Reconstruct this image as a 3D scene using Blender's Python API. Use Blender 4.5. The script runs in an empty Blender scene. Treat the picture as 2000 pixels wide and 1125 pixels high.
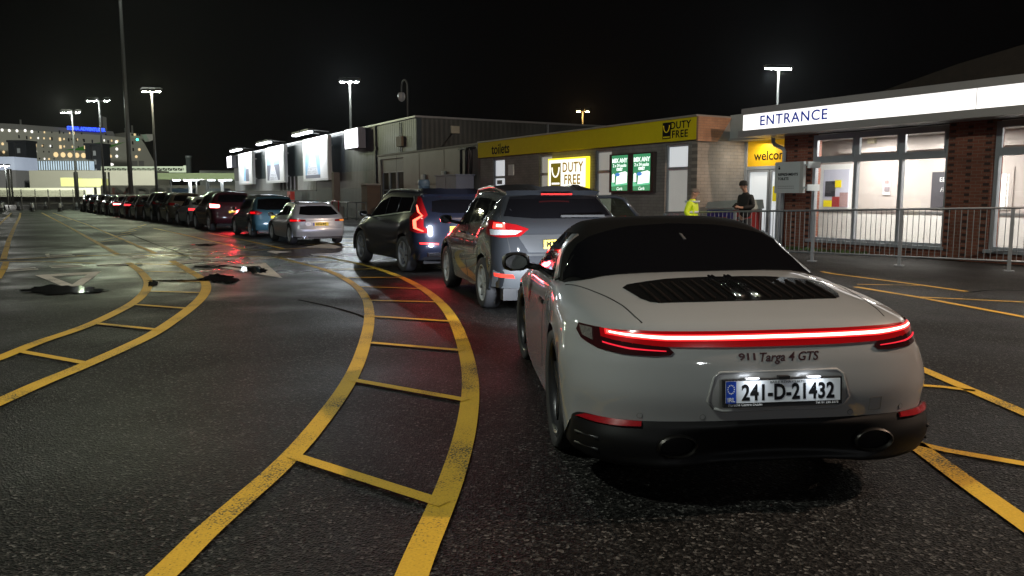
import bpy, bmesh, math, random
import numpy as np
from mathutils import Vector, Matrix
from mathutils.bvhtree import BVHTree
from mathutils.geometry import delaunay_2d_cdt
random.seed(7)
SC = bpy.context.scene
COL = SC.collection
R = math.radians
# ------------------------------------------------------------------ camera, world, exposure
FPX, CAMH = 1530.0, 1.5
PITCH = math.atan(182.5 / FPX)
cam = bpy.data.cameras.new('camera'); cam.sensor_width = 36; cam.lens = FPX / 2000 * 36
cam.clip_start = .05; cam.clip_end = 3000
co = bpy.data.objects.new('camera', cam); COL.objects.link(co)
co.location = (0, 0, CAMH); co.rotation_euler = (math.pi / 2 - PITCH, 0, 0); SC.camera = co
w = bpy.data.worlds.new('World'); SC.world = w; w.use_nodes = True
bg = w.node_tree.nodes['Background']
bg.inputs[0].default_value = (.55, .5, .62, 1); bg.inputs[1].default_value = .0008   # night sky over a lit port
SC.view_settings.view_transform = 'Standard'; SC.view_settings.look = 'None'
SC.view_settings.exposure = 0; SC.view_settings.gamma = 1
SC.render.engine = 'CYCLES'
cy = SC.cycles; cy.use_denoising = True; cy.max_bounces = 6; cy.diffuse_bounces = 2; cy.glossy_bounces = 3
cy.transparent_max_bounces = 12; cy.caustics_reflective = False; cy.caustics_refractive = False
cy.sample_clamp_indirect = 4; cy.use_light_tree = True
CP, SP = math.cos(PITCH), math.sin(PITCH)
def ray(u, v):
    x = (u - 1000) / FPX; y = (v - 562.5) / FPX
    return Vector((x, CP - y * SP, -SP - y * CP))
def G(u, v, z=0.0):                       # point of the ground under a pixel of the photograph
    d = ray(u, v); t = (z - CAMH) / d.z
    return Vector((d.x * t, d.y * t, z))
def AT(u, v, Y):                          # point at distance Y
    d = ray(u, v); return Vector((0, 0, CAMH)) + d * (Y / d.y)

# ------------------------------------------------------------------ materials
MATS = {}
def mat(name, c=(.5, .5, .5), rough=.5, metal=0, emit=None, es=0, coat=0, var=.12, vs=6, bump=0, bs=40, spec=.5):
    if name in MATS: return MATS[name]
    m = bpy.data.materials.new(name); m.use_nodes = True; nt = m.node_tree; N, L = nt.nodes, nt.links
    b = N['Principled BSDF']
    b.inputs['Roughness'].default_value = rough; b.inputs['Metallic'].default_value = metal
    b.inputs['Coat Weight'].default_value = coat; b.inputs['Coat Roughness'].default_value = .03
    b.inputs['Specular IOR Level'].default_value = spec
    tc = N.new('ShaderNodeTexCoord')
    if var > 0:
        n = N.new('ShaderNodeTexNoise'); n.inputs['Scale'].default_value = vs; n.inputs['Detail'].default_value = 4
        L.new(tc.outputs['Object'], n.inputs['Vector'])
        mx = N.new('ShaderNodeMix'); mx.data_type = 'RGBA'
        mx.inputs[6].default_value = (*[x * (1 - var) for x in c], 1); mx.inputs[7].default_value = (*[min(1, x * (1 + var)) for x in c], 1)
        L.new(n.outputs[0], mx.inputs[0]); L.new(mx.outputs[2], b.inputs['Base Color'])
    else:
        b.inputs['Base Color'].default_value = (*c, 1)
    if bump:
        n2 = N.new('ShaderNodeTexNoise'); n2.inputs['Scale'].default_value = bs; n2.inputs['Detail'].default_value = 3
        L.new(tc.outputs['Object'], n2.inputs['Vector'])
        bp = N.new('ShaderNodeBump'); bp.inputs['Strength'].default_value = bump; bp.inputs['Distance'].default_value = .01
        L.new(n2.outputs[0], bp.inputs['Height']); L.new(bp.outputs[0], b.inputs['Normal'])
    if emit:
        b.inputs['Emission Color'].default_value = (*emit, 1); b.inputs['Emission Strength'].default_value = es
    MATS[name] = m; return m
def asphalt():
    m = bpy.data.materials.new('wet_asphalt'); m.use_nodes = True; nt = m.node_tree; N, L = nt.nodes, nt.links
    b = N['Principled BSDF']; tc = N.new('ShaderNodeTexCoord')
    v = N.new('ShaderNodeTexVoronoi'); v.inputs['Scale'].default_value = 75; L.new(tc.outputs['Object'], v.inputs['Vector'])
    n1 = N.new('ShaderNodeTexNoise'); n1.inputs['Scale'].default_value = .35; n1.inputs['Detail'].default_value = 5; L.new(tc.outputs['Object'], n1.inputs['Vector'])
    n2 = N.new('ShaderNodeTexNoise'); n2.inputs['Scale'].default_value = 110; n2.inputs['Detail'].default_value = 2; L.new(tc.outputs['Object'], n2.inputs['Vector'])
    cr = N.new('ShaderNodeValToRGB'); e = cr.color_ramp.elements
    e[0].position = .3; e[0].color = (.003, .003, .003, 1); e[1].position = .62; e[1].color = (.011, .0105, .010, 1)
    for q, c in ((.88, .026), (.95, .06), (1.0, .11)): x_ = e.new(q); x_.color = (c, c * .96, c * .9, 1)
    sepc = N.new('ShaderNodeSeparateColor'); L.new(v.outputs['Color'], sepc.inputs[0]); L.new(sepc.outputs[0], cr.inputs[0])
    mm = N.new('ShaderNodeMix'); mm.data_type = 'RGBA'; mm.blend_type = 'MULTIPLY'; mm.inputs[0].default_value = 1
    cr2 = N.new('ShaderNodeValToRGB'); cr2.color_ramp.elements[0].position = .3; cr2.color_ramp.elements[0].color = (.6, .6, .6, 1)
    cr2.color_ramp.elements[1].position = .7; cr2.color_ramp.elements[1].color = (1.15, 1.15, 1.15, 1)
    L.new(n1.outputs[0], cr2.inputs[0]); L.new(cr.outputs[0], mm.inputs[6]); L.new(cr2.outputs[0], mm.inputs[7]); L.new(mm.outputs[2], b.inputs['Base Color'])
    rr = N.new('ShaderNodeMapRange'); rr.inputs[1].default_value = .35; rr.inputs[2].default_value = .68; rr.inputs[3].default_value = .42; rr.inputs[4].default_value = .66; b.inputs['Specular IOR Level'].default_value = .2
    L.new(n1.outputs[0], rr.inputs[0]); L.new(rr.outputs[0], b.inputs['Roughness'])
    # the lanes around the queue are wetter than the rest
    ds = N.new('ShaderNodeVectorMath'); ds.operation = 'DISTANCE'; ds.inputs[1].default_value = (-4.2, 20, 0); L.new(tc.outputs['Object'], ds.inputs[0])
    n3 = N.new('ShaderNodeTexNoise'); n3.inputs['Scale'].default_value = .8; n3.inputs['Detail'].default_value = 6; L.new(tc.outputs['Object'], n3.inputs['Vector'])
    dd = N.new('ShaderNodeMath'); dd.operation = 'MULTIPLY_ADD'; dd.inputs[1].default_value = 14; L.new(n3.outputs[0], dd.inputs[0]); L.new(ds.outputs['Value'], dd.inputs[2])
    wet = N.new('ShaderNodeMapRange'); wet.interpolation_type = 'SMOOTHSTEP'; wet.inputs[1].default_value = 10; wet.inputs[2].default_value = 17; wet.inputs[3].default_value = 1; wet.inputs[4].default_value = 0; L.new(dd.outputs[0], wet.inputs[0])
    mr = N.new('ShaderNodeMix'); mr.inputs[3].default_value = .26; L.new(wet.outputs[0], mr.inputs[0]); L.new(rr.outputs[0], mr.inputs[2]); L.new(mr.outputs[0], b.inputs['Roughness'])
    ms = N.new('ShaderNodeMapRange'); ms.inputs[3].default_value = .10; ms.inputs[4].default_value = .3; L.new(wet.outputs[0], ms.inputs[0]); L.new(ms.outputs[0], b.inputs['Specular IOR Level'])
    ad = N.new('ShaderNodeMath'); ad.operation = 'ADD'; L.new(v.outputs['Distance'], ad.inputs[0]); L.new(n2.outputs[0], ad.inputs[1])
    bp = N.new('ShaderNodeBump'); bp.inputs['Strength'].default_value = .8; bp.inputs['Distance'].default_value = .006
    L.new(ad.outputs[0], bp.inputs['Height']); L.new(bp.outputs[0], b.inputs['Normal'])
    return m
def paintmark(name, c):
    m = bpy.data.materials.new(name); m.use_nodes = True; nt = m.node_tree; N, L = nt.nodes, nt.links
    b = N['Principled BSDF']; tc = N.new('ShaderNodeTexCoord'); b.inputs['Roughness'].default_value = .6; b.inputs['Specular IOR Level'].default_value = .18
    n = N.new('ShaderNodeTexNoise'); n.inputs['Scale'].default_value = 90; n.inputs['Detail'].default_value = 3; L.new(tc.outputs['Object'], n.inputs['Vector'])
    n0 = N.new('ShaderNodeTexNoise'); n0.inputs['Scale'].default_value = 1.3; n0.inputs['Detail'].default_value = 6; L.new(tc.outputs['Object'], n0.inputs['Vector'])
    ad = N.new('ShaderNodeMath'); ad.operation = 'ADD'; L.new(n.outputs[0], ad.inputs[0]); L.new(n0.outputs[0], ad.inputs[1])
    cr = N.new('ShaderNodeValToRGB'); e = cr.color_ramp.elements
    e[0].position = .385; e[0].color = (.03, .045, .035, 1); e[1].position = .455; e[1].color = (*[x * .8 for x in c], 1)
    e2 = e.new(.7); e2.color = (*c, 1)
    hf = N.new('ShaderNodeMath'); hf.operation = 'MULTIPLY'; hf.inputs[1].default_value = .5; L.new(ad.outputs[0], hf.inputs[0])
    L.new(hf.outputs[0], cr.inputs[0]); L.new(cr.outputs[0], b.inputs['Base Color'])
    bp = N.new('ShaderNodeBump'); bp.inputs['Strength'].default_value = .35; bp.inputs['Distance'].default_value = .005
    L.new(n.outputs[0], bp.inputs['Height']); L.new(bp.outputs[0], b.inputs['Normal'])
    return m
def brick(name, c1, c2, mortar, bw=.225, bh=.075, axis='x', dark=None, ms=.012, rough=.8):
    m = bpy.data.materials.new(name); m.use_nodes = True; nt = m.node_tree; N, L = nt.nodes, nt.links
    b = N['Principled BSDF']; b.inputs['Roughness'].default_value = rough; tc = N.new('ShaderNodeTexCoord')
    s = N.new('ShaderNodeSeparateXYZ'); L.new(tc.outputs['Object'], s.inputs[0]); cb = N.new('ShaderNodeCombineXYZ')
    L.new(s.outputs['X' if axis == 'x' else 'Y'], cb.inputs[0]); L.new(s.outputs['Z'], cb.inputs[1])
    t = N.new('ShaderNodeTexBrick'); t.inputs['Scale'].default_value = 1; t.inputs['Brick Width'].default_value = bw; t.inputs['Row Height'].default_value = bh
    t.inputs['Mortar Size'].default_value = ms / 2; t.inputs['Color1'].default_value = (*c1, 1); t.inputs['Color2'].default_value = (*c2, 1); t.inputs['Mortar'].default_value = (*mortar, 1)
    t.inputs['Bias'].default_value = -.15; t.inputs['Mortar Smooth'].default_value = .1
    L.new(cb.outputs[0], t.inputs['Vector'])
    n = N.new('ShaderNodeTexNoise'); n.inputs['Scale'].default_value = 1.6; n.inputs['Detail'].default_value = 6; L.new(tc.outputs['Object'], n.inputs['Vector'])
    cr = N.new('ShaderNodeValToRGB'); cr.color_ramp.elements[0].position = .3; cr.color_ramp.elements[0].color = (.68, .68, .68, 1); cr.color_ramp.elements[1].position = .7
    L.new(n.outputs[0], cr.inputs[0])
    mm = N.new('ShaderNodeMix'); mm.data_type = 'RGBA'; mm.blend_type = 'MULTIPLY'; mm.inputs[0].default_value = 1
    L.new(t.outputs[0], mm.inputs[6]); L.new(cr.outputs[0], mm.inputs[7]); L.new(mm.outputs[2], b.inputs['Base Color'])
    bp = N.new('ShaderNodeBump'); bp.inputs['Strength'].default_value = .5; bp.inputs['Distance'].default_value = .008; bp.invert = True
    L.new(t.outputs['Fac'], bp.inputs['Height']); L.new(bp.outputs[0], b.inputs['Normal'])
    MATS[name] = m; return m
def cladding(name, c, axis='X', freq=20, c2=None):
    m = bpy.data.materials.new(name); m.use_nodes = True; nt = m.node_tree; N, L = nt.nodes, nt.links
    b = N['Principled BSDF']; b.inputs['Roughness'].default_value = .45; tc = N.new('ShaderNodeTexCoord')
    wv = N.new('ShaderNodeTexWave'); wv.bands_direction = axis; wv.inputs['Scale'].default_value = freq / 20; wv.inputs['Distortion'].default_value = 0
    L.new(tc.outputs['Object'], wv.inputs['Vector'])
    n = N.new('ShaderNodeTexNoise'); n.inputs['Scale'].default_value = .6; n.inputs['Detail'].default_value = 7; L.new(tc.outputs['Object'], n.inputs['Vector'])
    cr = N.new('ShaderNodeValToRGB'); e = cr.color_ramp.elements
    e[0].position = .3; e[0].color = (*[x * .7 for x in c], 1); e[1].position = .7; e[1].color = (*(c2 or [x * 1.2 for x in c]), 1)
    L.new(n.outputs[0], cr.inputs[0]); L.new(cr.outputs[0], b.inputs['Base Color'])
    bp = N.new('ShaderNodeBump'); bp.inputs['Strength'].default_value = .4; bp.inputs['Distance'].default_value = .02
    L.new(wv.outputs['Fac'], bp.inputs['Height']); L.new(bp.outputs[0], b.inputs['Normal'])
    MATS[name] = m; return m
def glassmat(name, tint=(.9, .95, .95), refl=.1, rough=.01):
    m = bpy.data.materials.new(name); m.use_nodes = True; nt = m.node_tree; N, L = nt.nodes, nt.links
    N.remove(N['Principled BSDF']); o = N['Material Output']
    t = N.new('ShaderNodeBsdfTransparent'); t.inputs[0].default_value = (*tint, 1)
    g = N.new('ShaderNodeBsdfGlossy'); g.inputs['Roughness'].default_value = rough
    lw = N.new('ShaderNodeLayerWeight'); lw.inputs['Blend'].default_value = .25
    mr = N.new('ShaderNodeMapRange'); mr.inputs[3].default_value = refl * .5; mr.inputs[4].default_value = min(1, refl * 4); L.new(lw.outputs['Fresnel'], mr.inputs[0])
    mx = N.new('ShaderNodeMixShader'); L.new(mr.outputs[0], mx.inputs[0]); L.new(t.outputs[0], mx.inputs[1]); L.new(g.outputs[0], mx.inputs[2]); L.new(mx.outputs[0], o.inputs[0])
    MATS[name] = m; return m

ASPHALT = asphalt(); YEL = paintmark('yellow_road_paint', (.66, .41, .04)); WHT = paintmark('white_road_paint', (.8, .76, .68))
BLK = mat('black_plastic', (.012, .012, .013), .45, var=.1)
DRK = mat('underbody_black', (.006, .006, .006), .9, var=.1)
GLZ = mat('tinted_car_glass', (.004, .004, .005), .03, var=0, coat=0, spec=.5)
TYRE = mat('tyre_rubber', (.035, .035, .037), .75, var=.2, vs=20, bump=.3, bs=60)
RIMS = mat('alloy_rim', (.5, .51, .53), .45, .25, var=.1)
RIMD = mat('dark_alloy_rim', (.05, .05, .055), .35, .6, var=.1)
CHR = mat('chrome', (.75, .75, .77), .12, 1, var=.05)
SILV = mat('satin_aluminium', (.55, .56, .57), .32, .9, var=.05)
GALV = mat('galvanised_steel', (.24, .26, .28), .5, .55, var=.2, vs=14)
REDG = mat('red_lamp_glass', (.25, .006, .008), .12, coat=.6, var=.2, vs=60)
REDD = mat('red_reflector', (.22, .006, .01), .2, coat=.3, var=.35, vs=90, emit=(1, .02, .02), es=.02)
LAMPC = mat('clear_lamp_glass', (.45, .45, .46), .15, coat=.6, var=.3, vs=40)
REDL = mat('lit_red_lamp', (.3, .01, .01), .3, var=0, emit=(1, .02, .015), es=5)
REDH = mat('lit_red_hot', (.3, .01, .01), .3, var=0, emit=(1, .13, .09), es=16)
REDS = mat('lit_red_soft', (.25, .005, .008), .25, var=0, emit=(1, .004, .008), es=.9, coat=.5)
WPLT = mat('white_plate', (.78, .79, .8), .35, var=.04)
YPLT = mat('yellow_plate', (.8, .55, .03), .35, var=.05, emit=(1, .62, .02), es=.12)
BLUE = mat('plate_blue', (.01, .06, .45), .35, var=.05)
INK = mat('black_ink', (.008, .008, .009), .8, var=0, spec=.1)
WINK = mat('white_ink', (.8, .8, .8), .5, var=0)

# ------------------------------------------------------------------ mesh helpers
def link(name, me, m=None, parent=None):
    o = bpy.data.objects.new(name, me); COL.objects.link(o)
    if m is not None:
        for x in (m if isinstance(m, (list, tuple)) else [m]): me.materials.append(x)
    if parent is not None: o.parent = parent
    return o
def tag(o, label=None, cat=None, group=None, kind=None):
    if label: o['label'] = label
    if cat: o['category'] = cat
    if group: o['group'] = group
    if kind: o['kind'] = kind
    return o
def empty(name, loc=(0, 0, 0), rz=0, label=None, cat=None, group=None):
    o = bpy.data.objects.new(name, None); COL.objects.link(o); o.location = loc; o.rotation_euler = (0, 0, rz); o.empty_display_size = .2
    return tag(o, label, cat, group)
class MB:
    def __init__(s): s.v = []; s.f = []; s.mi = []; s.sm = []
    def add(s, vs, fs, mi=0, smooth=False):
        k = len(s.v); s.v += [tuple(map(float, p)) for p in vs]
        for f in fs: s.f.append(tuple(i + k for i in f)); s.mi.append(mi); s.sm.append(smooth)
        return s
    def box(s, a, b, mi=0, M=None):
        x0, y0, z0 = [min(p, q) for p, q in zip(a, b)]; x1, y1, z1 = [max(p, q) for p, q in zip(a, b)]
        vs = [(x0, y0, z0), (x1, y0, z0), (x1, y1, z0), (x0, y1, z0), (x0, y0, z1), (x1, y0, z1), (x1, y1, z1), (x0, y1, z1)]
        if M is not None: vs = [M @ Vector(p) for p in vs]
        return s.add(vs, [(0, 3, 2, 1), (4, 5, 6, 7), (0, 1, 5, 4), (1, 2, 6, 5), (2, 3, 7, 6), (3, 0, 4, 7)], mi)
    def tube(s, pts, r, n=8, mi=0, caps=True):
        pts = [Vector(p) for p in pts]; rs = r if isinstance(r, (list, tuple)) else [r] * len(pts)
        vs, fs = [], []; up = Vector((0, 0, 1)); t0 = (pts[1] - pts[0]).normalized()
        a = t0.cross(up if abs(t0.z) < .9 else Vector((1, 0, 0))).normalized()
        for i, p in enumerate(pts):
            t = (pts[min(i + 1, len(pts) - 1)] - pts[max(i - 1, 0)]).normalized()
            a = (a - t * a.dot(t)).normalized(); b = t.cross(a)
            for k in range(n):
                q = 2 * math.pi * k / n; vs.append(p + (a * math.cos(q) + b * math.sin(q)) * rs[i])
        for i in range(len(pts) - 1):
            for k in range(n):
                k2 = (k + 1) % n; fs.append((i * n + k, i * n + k2, (i + 1) * n + k2, (i + 1) * n + k))
        if caps: fs.append(tuple(range(n))[::-1]); fs.append(tuple(range((len(pts) - 1) * n, len(pts) * n)))
        return s.add(vs, fs, mi, True)
    def lathe(s, prof, axis='z', n=24, c=(0, 0, 0), mi=0, a0=0, a1=2 * math.pi):      # prof: (r, h)
        vs, fs = [], []; full = abs(a1 - a0 - 2 * math.pi) < 1e-6; m = n if full else n + 1
        for (r, h) in prof:
            for k in range(m):
                q = a0 + (a1 - a0) * k / n; p, t = r * math.cos(q), r * math.sin(q)
                vs.append({'z': (c[0] + p, c[1] + t, c[2] + h), 'x': (c[0] + h, c[1] + p, c[2] + t), 'y': (c[0] + p, c[1] + h, c[2] + t)}[axis])
        for i in range(len(prof) - 1):
            for k in range(n):
                k2 = (k + 1) % m; fs.append((i * m + k, i * m + k2, (i + 1) * m + k2, (i + 1) * m + k))
        return s.add(vs, fs, mi, True)
    def prism(s, poly, y0, y1, mi=0):            # poly in x-z, extruded in y
        n = len(poly); vs = [(x, y0, z) for x, z in poly] + [(x, y1, z) for x, z in poly]
        return s.add(vs, [tuple(range(n)), tuple(range(2 * n - 1, n - 1, -1))] + [(i, i + n, (i + 1) % n + n, (i + 1) % n) for i in range(n)], mi)
    def build(s, name, m, parent=None, loc=None, smooth=None, recalc=True, angle=None):
        me = bpy.data.meshes.new(name); me.from_pydata(s.v, [], s.f)
        me.polygons.foreach_set('material_index', s.mi); me.polygons.foreach_set('use_smooth', [bool(x) if smooth is None else smooth for x in s.sm])
        if recalc:
            bm = bmesh.new(); bm.from_mesh(me); bmesh.ops.recalc_face_normals(bm, faces=bm.faces); bm.to_mesh(me); bm.free()
        if angle: me.set_sharp_from_angle(angle=R(angle))
        me.update(); o = link(name, me, m, parent)
        if loc is not None: o.location = loc
        return o
def text(body, parent, loc, size, m, rot=(math.pi / 2, 0, 0), name='lettering', ext=.002, align='CENTER', off=0, shear=0, sx=1, spacing=1):
    cu = bpy.data.curves.new(name, 'FONT'); cu.body = body; cu.size = size; cu.extrude = ext; cu.align_x = align; cu.align_y = 'CENTER'
    cu.offset = off; cu.shear = shear; cu.space_character = spacing; cu.resolution_u = 4
    tmp = bpy.data.objects.new(name, cu); me = bpy.data.meshes.new_from_object(tmp); bpy.data.objects.remove(tmp); bpy.data.curves.remove(cu); me.materials.clear()
    o = link(name, me, m)
    o.location = loc; o.rotation_euler = rot; o.scale = (sx, 1, 1)
    if parent is not None: o.parent = parent
    return o
def buf(pl, wd):                                 # outline of a polyline drawn with a given width
    P = [np.array(p, float) for p in pl]; Lf, Rt = [], []
    for i, p in enumerate(P):
        t = P[min(i + 1, len(P) - 1)] - P[max(i - 1, 0)]; t = t / np.linalg.norm(t); n = np.array([-t[1], t[0]])
        ww = wd[i] if isinstance(wd, (list, tuple)) else wd
        Lf.append(p + n * ww / 2); Rt.append(p - n * ww / 2)
    return Lf + Rt[::-1]
def catmull(P, sub):
    P = np.asarray(P, float); n = len(P); E = np.concatenate([[2 * P[0] - P[1]], P, [2 * P[-1] - P[-2]]]); out = []
    for i in range(n - 1):
        p0, p1, p2, p3 = E[i], E[i + 1], E[i + 2], E[i + 3]
        for k in range(sub):
            t = k / sub; out.append(.5 * (2 * p1 + (p2 - p0) * t + (2 * p0 - 5 * p1 + 4 * p2 - p3) * t * t + (3 * p1 - p0 - 3 * p2 + p3) * t ** 3))
    out.append(P[-1]); return np.array(out)
def surf(grid, su, sv, mirror=True):             # smooth surface through a grid of points (rows x half-columns)
    g = np.asarray(grid, float)
    if mirror:
        mg = g[:, :0:-1].copy(); mg[..., 0] *= -1; g = np.concatenate([mg, g], 1)
    g = catmull(g, su); g = np.swapaxes(catmull(np.swapaxes(g, 0, 1), sv), 0, 1)
    return g
def surfmesh(name, g, m, parent):
    h, wd = g.shape[:2]; me = bpy.data.meshes.new(name)
    fs = [(i * wd + j, i * wd + j + 1, (i + 1) * wd + j + 1, (i + 1) * wd + j) for i in range(h - 1) for j in range(wd - 1)]
    me.from_pydata([tuple(p) for p in g.reshape(-1, 3)], [], fs); me.polygons.foreach_set('use_smooth', [True] * len(fs)); me.update()
    bm = bmesh.new(); bm.from_mesh(me); bmesh.ops.recalc_face_normals(bm, faces=bm.faces); bm.to_mesh(me); bm.free()
    return link(name, me, m, parent)
def bvh_of(*objs):
    vs, fs = [], []
    for o in objs:
        k = len(vs); vs += [v.co.copy() for v in o.data.vertices]; fs += [tuple(i + k for i in p.vertices) for p in o.data.polygons]
    return BVHTree.FromPolygons(vs, fs)
def decal(name, pts, d, bvh, m, parent, off=.004, thick=.012, res=.05, bulge=0):
    """a thin fitted panel: the outline pts is thrown along d on to a body and follows its surface"""
    d = Vector(d).normalized()
    if d.y > .4 and abs(d.x) > .05:               # oblique throw: first find where each outline point sits on the body
        Q_ = []
        for p in pts:
            h, *_ = bvh.ray_cast(Vector((p[0], -5, p[2])), Vector((0, 1, 0))); Q_.append(h if h is not None and h.y < .55 else Vector((p[0], .5, p[2])))
        pts = Q_
    e1 = d.cross(Vector((0, 0, 1)))
    e1 = Vector((1, 0, 0)) if e1.length < 1e-3 else e1.normalized()
    e2 = e1.cross(d); P = [(Vector(p).dot(e1), Vector(p).dot(e2)) for p in pts]
    bd = []
    for i in range(len(P)):
        a, b = Vector(P[i]), Vector(P[(i + 1) % len(P)]); k = max(1, int((b - a).length / res))
        bd += [a + (b - a) * t / k for t in range(k)]
    nb = len(bd); xs = [p.x for p in bd]; ys = [p.y for p in bd]; vs = list(bd)
    def inside(x, y):
        c = False
        for i in range(nb):
            a, b = bd[i], bd[i - 1]
            if (a.y > y) != (b.y > y) and x < (b.x - a.x) * (y - a.y) / (b.y - a.y) + a.x: c = not c
        return c
    x = min(xs) + res * .55
    while x < max(xs):
        y = min(ys) + res * .55
        while y < max(ys):
            if inside(x, y) and min((p - Vector((x, y))).length_squared for p in bd) > (res * .35) ** 2: vs.append(Vector((x, y)))
            y += res
        x += res
    V, E_, F_, *_ = delaunay_2d_cdt(vs, [], [list(range(nb))], 1, 1e-6)
    out = []
    for p in V:
        o = e1 * p.x + e2 * p.y - d * 8
        h, n, idx, dist = bvh.ray_cast(o, d)
        if h is None:
            h, n, idx, dist = bvh.find_nearest(o + d * 8)
        if n.dot(d) > 0: n = -n
        out.append((h, n))
    me = bpy.data.meshes.new(name); bm = bmesh.new()
    bv = [bm.verts.new(h + n * off) for h, n in out]
    for f in F_:
        try: bm.faces.new([bv[i] for i in f])
        except ValueError: pass
    rim = {v.index: None for v in []}
    bm.verts.index_update(); be = [e for e in bm.edges if len(e.link_faces) == 1]; low = {}
    for e in be:
        for v in e.verts:
            if v not in low: low[v] = bm.verts.new(v.co - out[v.index][1] * thick)
    for e in be: bm.faces.new((e.verts[0], e.verts[1], low[e.verts[1]], low[e.verts[0]]))
    for f in bm.faces: f.smooth = True
    bmesh.ops.recalc_face_normals(bm, faces=bm.faces); bm.to_mesh(me); bm.free(); me.set_sharp_from_angle(angle=R(50))
    return link(name, me, m, parent)
def area(name, loc, size, power, color, target, parent=None, sy=None):
    l = bpy.data.lights.new(name, 'AREA'); l.size = size; l.energy = power; l.color = color
    if sy: l.shape = 'RECTANGLE'; l.size_y = sy
    o = bpy.data.objects.new(name, l); COL.objects.link(o); o.location = loc
    o.rotation_euler = (Vector(target) - Vector(loc)).to_track_quat('-Z', 'Y').to_euler(); return o
def spot(name, loc, power, color, target, ang=120, blend=.6, rad=.15):
    l = bpy.data.lights.new(name, 'SPOT'); l.energy = power; l.color = color; l.spot_size = R(ang); l.spot_blend = blend; l.shadow_soft_size = rad
    o = bpy.data.objects.new(name, l); COL.objects.link(o); o.location = loc
    o.rotation_euler = (Vector(target) - Vector(loc)).to_track_quat('-Z', 'Y').to_euler(); return o

# ------------------------------------------------------------------ ground and road markings
gm = MB(); S = 900
gm.add([(-S, -60, 0), (S, -60, 0), (S, S, 0), (-S, S, 0)], [(0, 1, 2, 3)])
tag(gm.build('ground', ASPHALT), kind='structure')
def ribbon(mb, pts, wd, z):
    o = buf([(p[0], p[1]) for p in pts], wd); n = len(o) // 2
    vs = [(p[0], p[1], z) for p in o]; mb.add(vs, [(i, i + 1, 2 * n - 2 - i, 2 * n - 1 - i) for i in range(n - 1)])
def px(l): return [G(*p)[:2] for p in l]
def smoothpx(l, sub=5): return catmull(np.array(px(l)), sub)
yl = MB(); yb = MB()
islA_l = [(534, 501), (588, 515), (636, 528), (670, 543), (698, 562), (715, 584), (721, 608), (720, 636), (712, 672), (697, 715), (675, 757), (643, 803), (594, 864), (540, 920), (470, 982), (400, 1044), (318, 1125), (180, 1250)]
islA_r = [(623, 500), (684, 512), (732, 524), (783, 542), (828, 566), (862, 594), (886, 627), (903, 668), (915, 715), (919, 762), (914, 815), (902, 872), (880, 943), (856, 1003), (829, 1065), (805, 1125), (770, 1220)]
islB_l = [(251, 514), (273, 530), (287, 546), (289, 558), (283, 571), (266, 588), (236, 606), (182, 632), (134, 650), (77, 669), (0, 700), (-90, 735), (-300, 818), (-700, 985)]
islB_r = [(336, 510), (374, 532), (396, 546), (403, 561), (396, 579), (370, 604), (312, 645), (259, 673), (160, 717), (80, 750), (0, 786), (-100, 830), (-350, 945), (-750, 1150)]
for l, wd in ((islA_l, .125), (islA_r, .135), (islB_l, .14), (islB_r, .15)): ribbon(yl, smoothpx(l), wd, .008)
for a, b in (((572, 893), (868, 988)), ((688, 744), (912, 784)), ((724, 671), (902, 686)), ((727, 619), (880, 629)), ((722, 588), (852, 591)), ((704, 561), (822, 565)), ((678, 543), (786, 543)), ((640, 527), (738, 526)), ((590, 513), (690, 512)),
             ((40, 688), (172, 712)), ((187, 633), (315, 646)), ((262, 596), (370, 604)), ((290, 570), (396, 573)), ((292, 549), (394, 551)), ((286, 531), (370, 533)), ((262, 516), (345, 518))):
    ribbon(yb, px([a, b]), .085, .012)
far = [([(40, 416), (38, 425), (30, 440), (17, 470), (7, 506)], .13), ([(22, 416), (14, 424), (0, 437), (-20, 455)], .13), ([(82, 416), (134, 443), (182, 470), (229, 497)], .13), ([(103, 416), (168, 438), (230, 464), (303, 495)], .12),
       ([(300, 446), (360, 459), (480, 487)], .12), ([(405, 455), (480, 470), (553, 486)], .12), ([(-10, 508), (216, 498), (480, 489.5), (690, 482)], .10), ([(150, 500), (372, 500), (629, 503)], .10), ([(-10, 511), (100, 512), (187, 515)], .09), ([(690, 482), (760, 481)], .09),
       ([(-5, 545), (8, 525), (12, 512)], .12),
       ([(1605, 531), (1624, 535), (1788, 556), (1888, 570)], .10), ([(1674, 556), (1796, 558)], .07), ([(1670, 561), (1792, 581), (2000, 620), (2100, 640)], .11), ([(1798, 581), (2000, 591), (2100, 596)], .08),
       ([(1765, 707), (1905, 767), (2000, 808), (2120, 860)], .11), ([(1770, 752), (1840, 757), (1905, 765)], .07), ([(1765, 862), (1850, 882), (2000, 908), (2100, 925)], .085), ([(1752, 845), (1790, 872), (1900, 953), (2000, 1024), (2120, 1110)], .125),
       ([(670, 474), (760, 480)], .09), ([(665, 466), (740, 470)], .09), ([(600, 478), (690, 476)], .08)]
for l, wd in far: ribbon(yl, px(l), wd, .008)
for k in range(6): ribbon(yb, px([(188 + k * 16, 474 - k * 6.0), (236 + k * 16 - k * 6, 468.5 - k * 6.0)]), .07, .012)
tag(yl.build('yellow_road_marking', YEL), kind='structure'); tag(yb.build('yellow_hatch_marking', YEL), kind='structure')
wl = MB()
def quad(mb, pl, z=.008):
    p = px(pl); mb.add([(a[0], a[1], z) for a in p], [tuple(range(len(p)))])
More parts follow.
